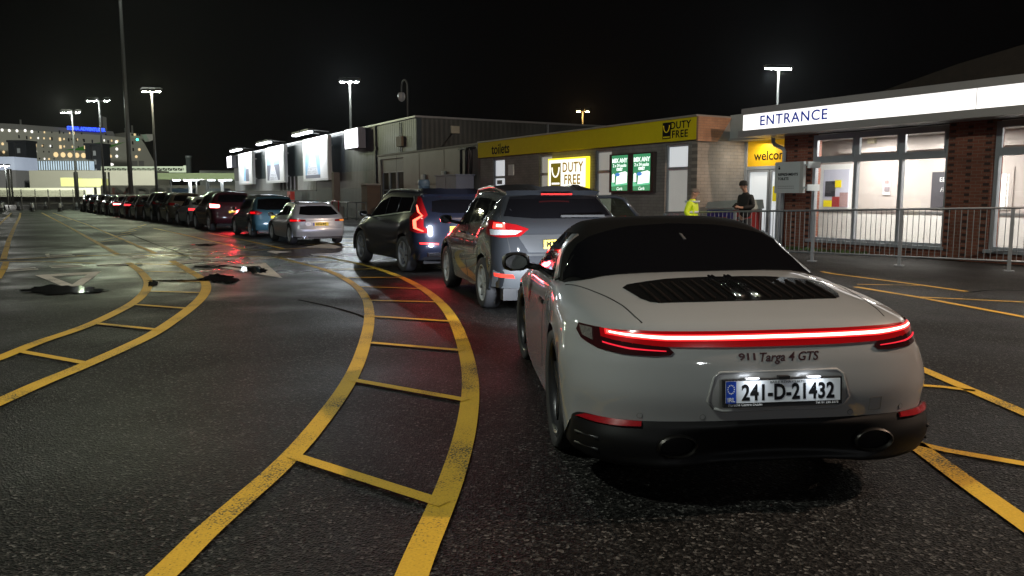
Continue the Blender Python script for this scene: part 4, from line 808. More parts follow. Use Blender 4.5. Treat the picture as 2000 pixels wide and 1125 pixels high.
for i, (u, Y) in enumerate(((15.5, 115), (20.5, 118), (205, 120), (212, 123), (145, 121), (150, 124))):
    p = AT(u, 330 if i < 2 else 336, Y); t = empty('thin_pole', (p.x, p.y, 0), 0, ('left dark pole of the pair before the blue pavilion', 'right dark pole of the pair before the blue pavilion', 'left dark pole of the pair left of the tall mast', 'right dark pole of the pair left of the tall mast', 'left dark pole between the two yellow containers', 'right dark pole between the two yellow containers')[i], 'pole', 'thin dark poles on the quay')
    MB().tube([(0, 0, 0), (0, 0, p.z)], .14, 8).build('shaft', mat('dark_pole', (.04, .04, .035), .6), t)
# ------------------------------------------------------------------ cars
def wheel(parent, x, y, r, wd, side, rim_m, spokes=10, rr=.72, steer=0, twin=True):
    w_ = empty('wheel', (x, y, r)); w_.parent = parent; w_.rotation_euler = (0, 0, steer); h = wd / 2
    MB().lathe([(r * rr, -h * .9), (r * .93, -h), (r * .985, -h * .8), (r, -h * .5), (r, h * .5), (r * .985, h * .8), (r * .93, h), (r * rr, h * .9), (r * rr, -h * .9)], 'x', 36).build('tyre', TYRE, w_)
    b = MB(); f = h * .72 * side
    b.lathe([(r * rr, h * .88 * side), (r * rr * .93, h * .93 * side), (r * rr * .9, h * .6 * side), (r * rr * .9, -h * .5 * side)], 'x', 32)
    b.lathe([(0, f), (r * .12, f), (r * .15, f * .8), (r * .15, 0)], 'x', 16)
    for k in range(spokes):
        a = 2 * math.pi * k / spokes; M = Matrix.Rotation(a, 4, 'X'); ww = r * (.045 if spokes > 7 else .10)
        b.box((f * .55, -ww, r * .1), (f, ww, r * rr * .92), M=M)
    b.build('rim', rim_m, w_)
    MB().lathe([(0, 0), (r * .62, 0)], 'x', 24, c=(-h * .2 * side, 0, 0)).build('brake_disc', mat('brake_steel', (.12, .11, .1), .5, .7), w_)
    return w_
def car_grid(P):
    W, L, ra, fa, rw, zb, zg = P['W'], P['L'], P['ra'], P['fa'], P['rw'], P['zb'], P['zg']; Rr = rw + .055; mid = (ra + fa) / 2
    T = P['tail'] + P['top']; Rf = P.get('roofw', .73) * W
    arc = lambda c, dg: (c + Rr * math.cos(R(dg)), rw + Rr * math.sin(R(dg)))
    bot = [(ra - Rr, zg), arc(ra, 158), arc(ra, 130), arc(ra, 105), arc(ra, 80), arc(ra, 48), (ra + Rr, zg), (mid, zg - .03), (fa - Rr, zg), arc(fa, 138), arc(fa, 105), arc(fa, 70), arc(fa, 25), (fa + Rr, zg)]
    zr = P.get('zbr', zb); tw = P.get('wrap', .32)
    by = [T[0][0] + tw, T[1][0] + tw - .04, T[2][0] + tw - .06, T[3][0] + tw - .04, max(T[4][0] + .28, ra - .5), ra - .08, ra + .4, mid, fa - .85, fa - .45, fa - .05, fa + .3, L - .36, L - .34]
    bz = [T[0][1], T[1][1], T[2][1], T[3][1], zr, zr, zb, zb - .02, zb - .05, zb - .09, T[10][1] - .10, T[11][1] - .08, T[12][1], T[13][1]]
    bx = [.93, .97, .985, .975, .95, .935, .93, .935, .94, .93, .91, .88, .93, .92]
    rows = []
    for i in range(14):
        yc, zc = T[i]; c0 = (0, yc, zc)
        if i < 4: c1, c2, c3 = (.34 * W, yc + .012, zc), (.68 * W, yc + .05, zc), (.89 * W, yc + .13, zc)
        elif i == 4: c1, c2, c3 = (.32 * W, yc + .01, zc), (.62 * W, yc + .045, zc + .01), (.83 * W, yc + .13, zc + .03)
        elif i == 5: c1, c2, c3 = (.30 * W, yc + .01, zc - .005), (.57 * W, yc + .035, zc - .015), (Rf + .035 * W, yc + .12, zc - .06)
        elif i < 9: c1, c2, c3 = (.30 * W, yc, zc - .005), (.56 * W, yc + (.03 if i == 6 else -.03 if i == 8 else 0), zc - .028), (Rf, yc + (.06 if i == 6 else -.12 if i == 8 else 0), zc - .09)
        elif i == 9: c1, c2, c3 = (.32 * W, yc - .02, zc), (.62 * W, yc - .12, zc - .0), (.82 * W, yc - .32, zc - .0)
        elif i < 12: c1, c2, c3 = (.32 * W, yc - .01, zc), (.58 * W, yc - .05, zc), (.78 * W, yc - .13, zc - .02)
        else: c1, c2, c3 = (.32 * W, yc - .01, zc), (.64 * W, yc - .06, zc), (.83 * W, yc - .17, zc)
        c4 = (bx[i] * W, by[i], bz[i]); b = bot[i]
        if i < 4: c5 = (W * .995, by[i] * .45 + b[0] * .55, bz[i] * .55 + b[1] * .45)
        else: c5 = (W, by[i] * .5 + b[0] * .5, bz[i] * .62 + b[1] * .38)
        rows.append([c0, c1, c2, c3, c4, c5, (W * (.985 if 0 < i < 6 or 8 < i < 13 else .95), b[0], b[1])])
    return rows
def place(root, pxl, yaw, s, ra, W):
    root.scale = (s, s, s); root.rotation_euler = (0, 0, R(yaw)); th = R(yaw); g = G(*pxl); lx, ly = (-W + .03) * s, ra * s
    root.location = (g.x - (lx * math.cos(th) - ly * math.sin(th)), g.y - (lx * math.sin(th) + ly * math.cos(th)), 0)
def sidewin(root, bvh, W, polys, trim=True):
    for sd in (-1, 1):
        for pl in polys: decal('side_window', [(sd * W * .8, y, z) for y, z in pl], (-sd, 0, 0), bvh, GLZ, root, .006, .012, .12)
def mirrorbox(root, x, y, z, m, sd, wd=.2, ht=.14):
    b = MB(); n = 14; vs = []
    prof = [(0, .55), (.25, .95), (.6, 1), (1, .8)]
    for j, (t, k) in enumerate(prof):
        for q in range(n):
            a = 2 * math.pi * q / n; vs.append((x + sd * (.08 + wd / 2 + wd / 2 * abs(math.cos(a)) ** .7 * (1 if math.cos(a) > 0 else -1) * k), y + .13 * (1 - t), z + ht / 2 * abs(math.sin(a)) ** .7 * (1 if math.sin(a) > 0 else -1) * k))
    fs = [(j * n + q, j * n + (q + 1) % n, (j + 1) * n + (q + 1) % n, (j + 1) * n + q) for j in range(3) for q in range(n)] + [tuple(range(n))]
    b.add(vs, fs, 0, True); b.tube([(x - sd * .03, y + .08, z - .06), (x + sd * .12, y + .06, z - .03)], .028, 6); o = b.build('wing_mirror', m, root)
    MB().add([(x + sd * (.08 + wd / 2 + wd / 2 * .76 * math.cos(2 * math.pi * q / n)), y - .002, z + ht / 2 * .76 * math.sin(2 * math.pi * q / n)) for q in range(n)], [tuple(range(n))]).build('mirror_glass', mat('mirror_glass', (.5, .52, .55), .03, 1, var=0), o)
def paint(name, c, metal=.0, rough=.6, coat=1): return mat(name, c, rough, metal * .5, coat=coat, var=.04, vs=3, spec=.2)
def plate(root, x, y, z, m, s, tilt=0, w=.52, h=.115, name='number_plate', blue=False):
    t = MB().box((-w / 2, -.006, -h / 2), (w / 2, .006, h / 2)).build(name, m, root); t.location = (x, y, z); t.rotation_euler = (R(tilt), 0, 0)
    if s: text(s, t, (0, -.0075, -.002), h * .86, INK, off=.004, sx=.82, ext=.0008, spacing=1.05)
    if blue: MB().box((-w / 2 + .002, -.0085, -h / 2 + .003), (-w / 2 + .045, -.0062, h / 2 - .003)).build('plate_band', BLUE, t)
    return t
def base_car(name, P, label, group, pm, lit, detail=2, rim_m=None, cat='car'):
    root = empty(name, (0, 0, 0), 0, label, cat, group); W, ra, fa = P['W'], P['ra'], P['fa']
    g = surf(car_grid(P), 7 if detail > 1 else 4, 6 if detail > 1 else 4); body = surfmesh('body', g, pm, root); bv = bvh_of(body)
    MB().box((-W * .80, .25, .22), (W * .80, P['L'] - .3, .72)).build('underbody', DRK, root)
    for sx in (-1, 1):
        for y in (ra, fa): wheel(root, sx * (W - .12), y, P['rw'], .235, sx, rim_m or RIMS, P.get('spokes', 10) if detail > 1 else 6)
    rz0, rz1 = P['rear_glass']; rw0, rw1 = P.get('rgw', (.74, .58))
    decal('rear_window', [(-W * rw0, 0, rz0 + .03), (-W * .4, 0, rz0), (W * .4, 0, rz0), (W * rw0, 0, rz0 + .03), (W * (rw1 + .01), 0, rz1 - .02), (W * .3, 0, rz1 + .01), (-W * .3, 0, rz1 + .01), (-W * (rw1 + .01), 0, rz1 - .02)], (0, 1, 0), bv, GLZ, root, .006, .014, .10)
    sidewin(root, bv, W, P['side'])
    T = P['top']; a, b_ = T[2], T[3]; decal('windscreen', [(-W * .6, a[0], 0), (W * .6, a[0], 0), (W * .72, b_[0] - .22, 0), (0, b_[0] - .04, 0), (-W * .72, b_[0] - .22, 0)], (0, 0, -1), bv, GLZ, root, .006, .012, .12)
    for sd in (-1, 1): mirrorbox(root, sd * W * .93, P['mir'][0], P['mir'][1], pm if detail > 1 else BLK, sd)
    for sd in (-1, 1):
        if 'lamp' in P: decal('tail_lamp', [(sd * x, 0, z) for x, z in P['lamp']], Vector((-sd * .45, 1, 0)), bv, lit, root, .01, .02, .05)
    return root, bv, body
SUV = dict(W=.92, L=4.5, ra=.95, fa=3.62, rw=.36, zb=1.12, zbr=1.2, zg=.3, wrap=.34, tail=[(.12, .34), (.0, .56), (.05, .78), (.09, 1.02), (.17, 1.2), (.46, 1.57)], top=[(.62, 1.65), (1.7, 1.69), (2.55, 1.62), (3.35, 1.13), (3.95, 1.04), (4.35, .88), (4.5, .6), (4.42, .28)],
           rear_glass=(1.22, 1.54), side=[[(.75, 1.27), (1.05, 1.2), (1.12, 1.52), (.95, 1.5)], [(1.12, 1.19), (1.98, 1.13), (1.95, 1.53), (1.2, 1.53)], [(2.05, 1.12), (3.0, 1.08), (2.55, 1.43), (2.05, 1.52)]], mir=(2.95, 1.16), lamp=[(.94, 1.0), (.94, 1.16), (.6, 1.12), (.62, 1.0)])
HAT = dict(W=.89, L=4.3, ra=.82, fa=3.42, rw=.33, zb=.93, zbr=.97, zg=.25, wrap=.36, tail=[(.10, .27), (.0, .46), (.04, .66), (.07, .82), (.15, .96), (.62, 1.31)], top=[(.85, 1.385), (1.8, 1.43), (2.4, 1.37), (3.15, .97), (3.75, .88), (4.15, .74), (4.3, .5), (4.22, .22)],
           rear_glass=(.98, 1.28), side=[[(.95, 1.02), (1.3, .98), (1.35, 1.27), (1.15, 1.24)], [(1.35, .98), (2.0, .95), (1.98, 1.29), (1.42, 1.28)], [(2.06, .945), (2.85, .92), (2.45, 1.2), (2.06, 1.285)]], mir=(2.75, .98), lamp=[(.92, .76), (.92, .87), (.5, .84), (.48, .78)])

def headlights(root, W, L, z, power, col=(.75, .85, 1), tgt=9):
    for sd in (-1, 1):
        l = spot('headlight_beam', (0, 0, 0), power, col, (0, 1, 0), 100, 1, .14); l.parent = root; l.location = (sd * W * .72, L + .06, z)
        l.rotation_euler = Vector((-sd * .05, 1, -.10)).to_track_quat('-Z', 'Y').to_euler()
def farcar(kind, pxl, yaw, s, pm, label, lit, brake=False, hl=0):
    P = dict(SUV if kind == 'suv' else HAT)
    root, bv, body = base_car('queuing_car', P, label, 'cars queuing towards the ferry', pm, lit, 1)
    zl = .62 if kind == 'hat' else .95
    plate(root, 0, P['tail'][2][0] + .01, P['tail'][2][1] + .02, YPLT, '', 0)
    place(root, pxl, yaw, s, P['ra'], P['W'])
    if hl: headlights(root, P['W'], P['L'], .65, hl)
    return root
LIT_ = mat('lit_tail_lamp', (.4, .02, .02), .3, var=0, emit=(1, .04, .05), es=2.2); LITH = mat('lit_brake_lamp', (.5, .1, .1), .3, var=0, emit=(1, .12, .12), es=14); DIM = REDG
QY = 33.5
Q = [('suv', (409, 451), .97, (.022, .002, .005), 'dark red suv with bright tail lamps, ahead of the pale blue hatchback', LITH),
     ('hat', (369, 442.5), 1.0, (.3, .32, .34), 'silver car with one red lamp lit, just ahead of the dark red suv', LIT_),
     ('suv', (328, 437), .95, (.10, .09, .065), 'dark car with a beige lower tailgate, two ahead of the dark red suv', DIM),
     ('suv', (297, 433.2), .98, (.014, .015, .017), 'black suv under the left end of the check in canopy', DIM),
     ('hat', (267, 429.5), 1.05, (.10, .07, .06), 'dull brown car just right of the tall mast', DIM),
     ('hat', (245, 426.4), 1.05, (.16, .012, .016), 'red car with lit lamps in front of the tall mast foot', LIT_),
     ('hat', (223, 422.8), 1.05, (.2, .17, .17), 'pale car with glaring red brake lamps left of the tall mast', LITH),
     ('hat', (206, 420.2), 1.0, (.02, .016, .014), 'black car fourth from the head of the queue', DIM),
     ('suv', (191, 417.9), .9, (.05, .05, .055), 'dark grey car third from the head of the queue', DIM),
     ('hat', (176, 415.8), 1.0, (.012, .013, .016), 'black car second from the head of the queue', DIM),
     ('suv', (163, 414), .9, (.025, .027, .03), 'dark car at the very head of the queue by the fence', DIM)]
for i, (kd, p, s, c, lb, lt) in enumerate(Q):
    r_ = farcar(kd, p, QY, s, paint('queue_paint_%s' % 'abcdefghijkl'[i], c), lb, lt)
def redglow(root, x, y, z, power):
    l = bpy.data.lights.new('tail_glow', 'AREA'); l.size = .5; l.size_y = .1; l.shape = 'RECTANGLE'; l.energy = power; l.color = (1, .04, .05)
    o = bpy.data.objects.new('tail_glow', l); COL.objects.link(o); o.parent = root; o.location = (x, y, z); o.rotation_euler = Vector((0, -1, -.35)).to_track_quat('-Z', 'Y').to_euler()
    if root.name.startswith('queuing'): pass
for o in list(bpy.data.objects):
    if o.get('label') in (Q[0][4], Q[6][4]): redglow(o, 0, -.1, .95, 70)

# --- silver hatchback
P = dict(HAT); P.update(spokes=10)
au, bv, body = base_car('hatchback_car', P, 'silver hatchback with a yellow plate and white oval sticker, behind the pale blue hatchback', 'cars queuing towards the ferry', paint('silver_paint', (.42, .44, .47), .6, .3), REDG, 2)
W = P['W']
for sd in (-1, 1):
    decal('lit_lamp_strip', [(sd * .90, 0, .775), (sd * .90, 0, .845), (sd * .66, 0, .83), (sd * .66, 0, .785)], Vector((-sd * .45, 1, 0)), bv, REDS if sd < 0 else mat('amber_lamp', (.6, .2, .02), .3, var=0, emit=(1, .3, .05), es=.6), au, .016, .02, .05)
plate(au, 0, .035, .69, YPLT, 'KD16 BVJ', -3, blue=True)
st = MB().prism([(.10 * math.cos(k * math.pi / 10), .07 * math.sin(k * math.pi / 10)) for k in range(20)], -.004, .002).build('oval_sticker', WPLT, au); st.location = (-.42, .045, .70)
text('IRL', st, (0, -.006, 0), .06, mat('pale_letter', (.4, .5, .6), .5), ext=.0005)
decal('bumper_seam', [(-.86, 0, .555), (.86, 0, .555), (.86, 0, .548), (-.86, 0, .548)], (0, 1, 0), bv, BLK, au, .003, .004, .1)
decal('bumper_step', [(-.80, 0, .50), (.80, 0, .50), (.78, 0, .46), (-.78, 0, .46)], (0, 1, 0), bv, paint('silver_paint', (0, 0, 0)), au, .012, .016, .1)
decal('roof_spoiler', [(-.55, 0, 1.30), (.55, 0, 1.30), (.53, 0, 1.375), (-.53, 0, 1.375)], (0, 1, 0), bv, paint('silver_paint', (0, 0, 0)), au, .03, .04, .08)
for x in (-.58, -.49): MB().lathe([(.0, .04), (.034, .04), (.036, -.02), (.042, -.03), (.045, .06)], 'y', 16, c=(x, .08, .26)).build('exhaust_tip', CHR, au)
MB().box((-.7, .12, .2), (.7, .2, .26)).build('valance', BLK, au)
place(au, (566, 477), 29.5, .90, P['ra'], W); headlights(au, W, P['L'], .62, 60)
# --- pale blue hatchback
P = dict(HAT); P.update(zb=1.02, zbr=1.06, tail=[(.10, .28), (.0, .48), (.03, .70), (.06, .92), (.14, 1.06), (.50, 1.46)], top=[(.7, 1.56), (1.7, 1.62), (2.4, 1.55), (3.3, 1.05), (3.8, .95), (4.15, .8), (4.3, .52), (4.22, .22)], rear_glass=(1.04, 1.45), rgw=(.80, .66),
                        side=[[(.9, 1.14), (1.3, 1.08), (1.35, 1.44), (1.1, 1.4)], [(1.38, 1.07), (2.05, 1.03), (2.03, 1.46), (1.42, 1.45)], [(2.1, 1.02), (3.0, .99), (2.5, 1.34), (2.1, 1.45)]], mir=(2.85, 1.06), lamp=[(.92, .86), (.92, 1.02), (.72, 1.0), (.55, .93), (.68, .86)])
mv, bv, body = base_car('hatchback_car', P, 'pale blue tall hatchback between the dark red suv and the silver hatchback', 'cars queuing towards the ferry', paint('teal_blue_paint', (.02, .055, .075)), REDG, 2)
for sd in (-1, 1): decal('lit_lamp_core', [(sd * .90, 0, .89), (sd * .90, 0, .97), (sd * .80, 0, .97), (sd * .78, 0, .9)], Vector((-sd * .45, 1, 0)), bv, REDS, mv, .016, .02, .05)
plate(mv, 0, .03, .78, YPLT, '', -3); MB().box((-.7, .12, .2), (.7, .2, .27)).build('valance', BLK, mv)
place(mv, (489, 463), 31.5, .93, P['ra'], P['W']); headlights(mv, P['W'], P['L'], .65, 60)
# --- dark blue suv
P = dict(SUV); P.update(W=.96, L=4.9, ra=1.0, fa=3.9, rw=.385, zb=1.16, zbr=1.2, zg=.31, spokes=5, tail=[(.14, .30), (.0, .52), (.05, .8), (.06, 1.08), (.12, 1.24), (.38, 1.62)], top=[(.55, 1.72), (1.8, 1.77), (2.8, 1.71), (3.75, 1.18), (4.3, 1.09), (4.75, .92), (4.9, .6), (4.8, .28)],
                        rear_glass=(1.26, 1.52), rgw=(.62, .55), side=[[(.72, 1.30), (1.5, 1.25), (1.5, 1.58), (.85, 1.58), (.76, 1.5)], [(1.54, 1.245), (2.2, 1.2), (2.2, 1.595), (1.54, 1.585)], [(2.25, 1.195), (3.3, 1.13), (2.8, 1.47), (2.25, 1.59)]], mir=(3.15, 1.2)); P.pop('lamp')
NAVYP = paint('navy_suv_paint', (.010, .0125, .022), .4, .3)
xc, bv, body = base_car('suv_car', P, 'dark navy suv with a tall zigzag red tail lamp, second behind the silver hatchback', 'cars queuing towards the ferry', NAVYP, REDG, 2, mat('grey_alloy', (.24, .25, .28), .45, .25))
for sd in (-1, 1):
    pl = [(.735, 1.56), (.775, 1.30), (.76, 1.22), (.90, 1.12), (.915, .95), (.78, .885)]
    decal('tail_lamp', [(sd * x, 0, z) for x, z in [(.71, 1.60), (.79, 1.60), (.845, 1.3), (.96, 1.18), (.96, .9), (.90, .86), (.72, .86), (.74, .94), (.80, 1.0), (.79, 1.14), (.70, 1.22)]], Vector((-sd * .5, 1, 0)), bv, REDG, xc, .008, .014, .05)
    decal('lit_lamp_line', [(sd * p[0], 0, p[1]) for p in buf([(.80, 1.42), (.83, 1.28), (.80, 1.21), (.92, 1.11), (.925, .96), (.80, .895)], [.014, .018, .022, .028, .036, .02])], Vector((-sd * .5, 1, 0)), bv, mat('lit_red_zigzag', (.3, .01, .01), .3, var=0, emit=(1, .09, .05), es=6), xc, .014, .016, .04)
    decal('bumper_reflector', [(sd * .52, 0, .62), (sd * .88, 0, .64), (sd * .88, 0, .665), (sd * .52, 0, .65)], Vector((-sd * .3, 1, 0)), bv, REDL, xc, .006, .01, .05)
    decal('exhaust_trim', [(sd * .42, 0, .38), (sd * .72, 0, .38), (sd * .75, 0, .46), (sd * .45, 0, .46)], (0, 1, 0), bv, CHR, xc, .012, .02, .05); decal('exhaust_hole', [(sd * .46, 0, .395), (sd * .69, 0, .395), (sd * .71, 0, .445), (sd * .48, 0, .445)], (0, 1, 0), bv, BLK, xc, .015, .01, .05)
    rr_ = []
    for y in (.75, 1.2, 1.8, 2.4, 2.95): h, n, i_, d_ = bv.ray_cast(Vector((sd * P['W'] * .70, y, 3)), Vector((0, 0, -1))); rr_.append((h.x, h.y, h.z + .035))
    MB().tube(rr_, .02, 6).build('roof_rail', SILV, xc)
    decal('window_trim', [(sd * .8, y, z) for y, z in buf([(3.3, 1.115), (2.25, 1.18), (1.5, 1.235), (.70, 1.285), (.74, 1.52), (.85, 1.6)], .022)], (-sd, 0, 0), bv, SILV, xc, .008, .01, .1)
    for y in (1.0, 3.9): pass
plate(xc, 0, .045, .93, YPLT, '', -3)
h, n, i_, d_ = bv.ray_cast(Vector((-.58, -2, 1.06)), Vector((0, 1, 0))); text('XC90 D5', xc, (-.50, h.y - .004, 1.06), .07, CHR, rot=(math.pi / 2, 0, R(-8)), sx=1.2, ext=.002)
decal('roof_spoiler', [(-.66, 0, 1.60), (.66, 0, 1.60), (.62, 0, 1.70), (-.62, 0, 1.70)], (0, 1, 0), bv, NAVYP, xc, .07, .08, .08)
decal('lower_bumper', [(-.84, 0, .31), (.84, 0, .31), (.78, 0, .37), (-.78, 0, .37)], (0, 1, 0), bv, BLK, xc, .006, .01, .1)
MB().prism([(.08 * math.cos(k * math.pi / 5), .06 * max(0, math.sin(k * math.pi / 5))) for k in range(6)], 0, .2).build('roof_aerial', BLK, xc).location = (0, .75, 1.71)
place(xc, (788, 531), 28.5, .915, P['ra'], P['W']); headlights(xc, P['W'], P['L'], .75, 160, (.72, .74, 1))
# --- grey suv with the open door
GUN = paint('gunmetal_paint', (.022, .024, .028), .6)
P = dict(SUV); P.update(spokes=10, lamp=[(.96, 1.06), (.97, 1.2), (.90, 1.26), (.62, 1.20), (.46, 1.145), (.58, 1.05), (.8, 1.03)], tail=[(.14, .36), (.0, .56), (.03, .80), (.08, 1.06), (.15, 1.26), (.46, 1.60)], top=[(.62, 1.655), (1.7, 1.69), (2.55, 1.62), (3.35, 1.13), (3.95, 1.04), (4.35, .88), (4.5, .6), (4.42, .28)], rear_glass=(1.28, 1.58), rgw=(.82, .66), zbr=1.3,
                        side=[[(.62, 1.36), (1.05, 1.25), (1.10, 1.52), (.85, 1.50)], [(1.12, 1.235), (1.98, 1.16), (1.95, 1.555), (1.17, 1.535)], [(2.05, 1.15), (3.05, 1.08), (2.55, 1.43), (2.05, 1.545)]], mir=(2.85, 1.2))
ku, bv, body = base_car('suv_car', P, 'gunmetal grey suv with its far door open, directly ahead of the white sports car', 'cars queuing towards the ferry', GUN, REDG, 2)
W = P['W']
for sd in (-1, 1):
    dv = Vector((-sd * .45, 1, 0))
    decal('reversing_lamp', [(sd * .90, 0, 1.06), (sd * .90, 0, 1.135), (sd * .68, 0, 1.13), (sd * .55, 0, 1.12), (sd * .64, 0, 1.07)], dv, bv, LAMPC, ku, .014, .018, .04)
    decal('lit_lamp', [(sd * .88, 0, 1.15), (sd * .87, 0, 1.225), (sd * .76, 0, 1.21), (sd * .76, 0, 1.145)], dv, bv, REDL, ku, .014, .018, .04); decal('lit_core', [(sd * .85, 0, 1.17), (sd * .845, 0, 1.205), (sd * .79, 0, 1.2), (sd * .79, 0, 1.165)], dv, bv, REDH, ku, .02, .02, .03)
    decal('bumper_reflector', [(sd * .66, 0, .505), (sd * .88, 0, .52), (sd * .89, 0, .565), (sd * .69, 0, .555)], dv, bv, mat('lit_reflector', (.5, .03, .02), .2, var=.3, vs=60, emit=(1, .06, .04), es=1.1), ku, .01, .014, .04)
    decal('tailgate_seam', [(sd * p[0], 0, p[1]) for p in buf([(.70, 1.56), (.80, 1.30), (.76, 1.2), (.74, 1.0), (.71, .815)], .012)], (0, 1, 0), bv, BLK, ku, .004, .005, .06)
    rr_ = []
    for y in (.62, 1.0, 1.6, 2.3, 2.75): h, n, i_, d_ = bv.ray_cast(Vector((sd * W * .67, y, 3)), Vector((0, 0, -1))); rr_.append((h.x, h.y, h.z + (.055 if .7 < y < 2.6 else .0)))
    MB().tube(rr_, .022, 8).build('roof_rail', SILV, ku)
    for y in (2.02, 3.1, 1.16): decal('door_seam', [(sd * .9, y_, z_) for y_, z_ in buf([(y, 1.14 if y != 1.16 else 1.2), (y + .03, .8), (y - .05 if y < 3 else y, .36)] if y != 1.16 else [(1.18, 1.2), (1.32, .95), (1.42, .72)], .012)], (-sd, 0, 0), bv, BLK, ku, .003, .004, .1)
    for y in (1.35, 2.3): 
        h, n, i_, d_ = bv.ray_cast(Vector((sd * 3, y, 1.02)), Vector((-sd, 0, 0))); MB().tube([(h.x, y - .1, 1.02), (h.x + sd * .035, y - .07, 1.02), (h.x + sd * .035, y + .07, 1.02), (h.x, y + .1, 1.02)], .014, 6).build('door_handle', GUN, ku)
decal('tailgate_lip', [(-.70, 0, .795), (.70, 0, .795), (.71, 0, .82), (-.71, 0, .82)], (0, 1, 0), bv, BLK, ku, .003, .005, .1)
decal('lower_bumper', [(-.88, 0, .36), (.88, 0, .36), (.90, 0, .60), (.6, 0, .66), (-.6, 0, .66), (-.90, 0, .60)], (0, 1, 0), bv, mat('grey_bumper_plastic', (.09, .095, .10), .55, var=.1), ku, .006, .012, .08)
decal('silver_bumper_band', [(-.72, 0, .70), (.72, 0, .70), (.74, 0, .775), (-.74, 0, .775)], (0, 1, 0), bv, GUN, ku, .02, .026, .08)
decal('plate_recess', [(-.48, 0, .84), (.48, 0, .84), (.60, 0, 1.04), (.54, 0, 1.07), (-.54, 0, 1.07), (-.60, 0, 1.04)], (0, 1, 0), bv, mat('gunmetal_dark', (.05, .052, .055), .4, .4, coat=.5), ku, .004, .006, .08)
kp = plate(ku, -.02, .028, .945, YPLT, '', -4); text('MT', kp, (-.165, -.0075, -.002), .1, INK, off=.004, sx=.82, ext=.0008, spacing=1.1); text('ST', kp, (.18, -.0075, -.002), .1, INK, off=.004, sx=.82, ext=.0008, spacing=1.1)
decal('roof_spoiler', [(-.64, 0, 1.585), (.64, 0, 1.585), (.62, 0, 1.645), (-.62, 0, 1.645)], (0, 1, 0), bv, GUN, ku, .09, .1, .08)
h, n, i_, d_ = bv.ray_cast(Vector((0, -2, 1.60)), Vector((0, 1, 0))); MB().box((-.22, h.y - .115, 1.59), (.22, h.y - .095, 1.612)).build('brake_light_bar', mat('red_strip', (.45, .02, .02), .25, var=0, emit=(1, .05, .03), es=.35), ku)
h2, *_ = bv.ray_cast(Vector((.2, -2, 1.31)), Vector((0, 1, 0))); MB().box((.0, h2.y - .04, 1.295), (.62, h2.y - .01, 1.325)).build('rear_wiper', mat('wiper_grey', (.02, .02, .02), .6), ku)
MB().box((-.8, .16, .2), (.8, .3, .36)).box((-.6, .12, .27), (-.3, .18, .34)).build('valance', BLK, ku)
dr_ = empty('open_door', (W * .985, 2.02, 0)); dr_.parent = ku; dr_.rotation_euler = (0, 0, R(-26))     # hinged at the pillar; local +x runs from hinge to handle edge
dm = MB(); dm.prism([(0, .36), (1.02, .42), (1.06, .8), (1.04, 1.14), (0, 1.08)], -.05, .06); dm.build('door_panel', GUN, dr_)
fm = MB(); fr_ = [(.02, .0, 1.12), (.03, 0, 1.55), (.62, 0, 1.565), (.74, 0, 1.53), (1.04, 0, 1.16)]
fm.tube(fr_, .034, 6); fm.build('window_frame', GUN, dr_); MB().prism([(.05, 1.12), (.05, 1.53), (.62, 1.545), (.72, 1.51), (1.0, 1.16)], -.004, .004).build('door_glass', glassmat('door_glass', (.6, .66, .6), .12), dr_)
place(ku, (943, 601), 15.5, .94, P['ra'], W); headlights(ku, W, P['L'], .85, 220, (.75, .82, 1)); redglow(ku, -.6, -.05, 1.1, 3); redglow(xc, -.8, -.05, 1.1, 11)

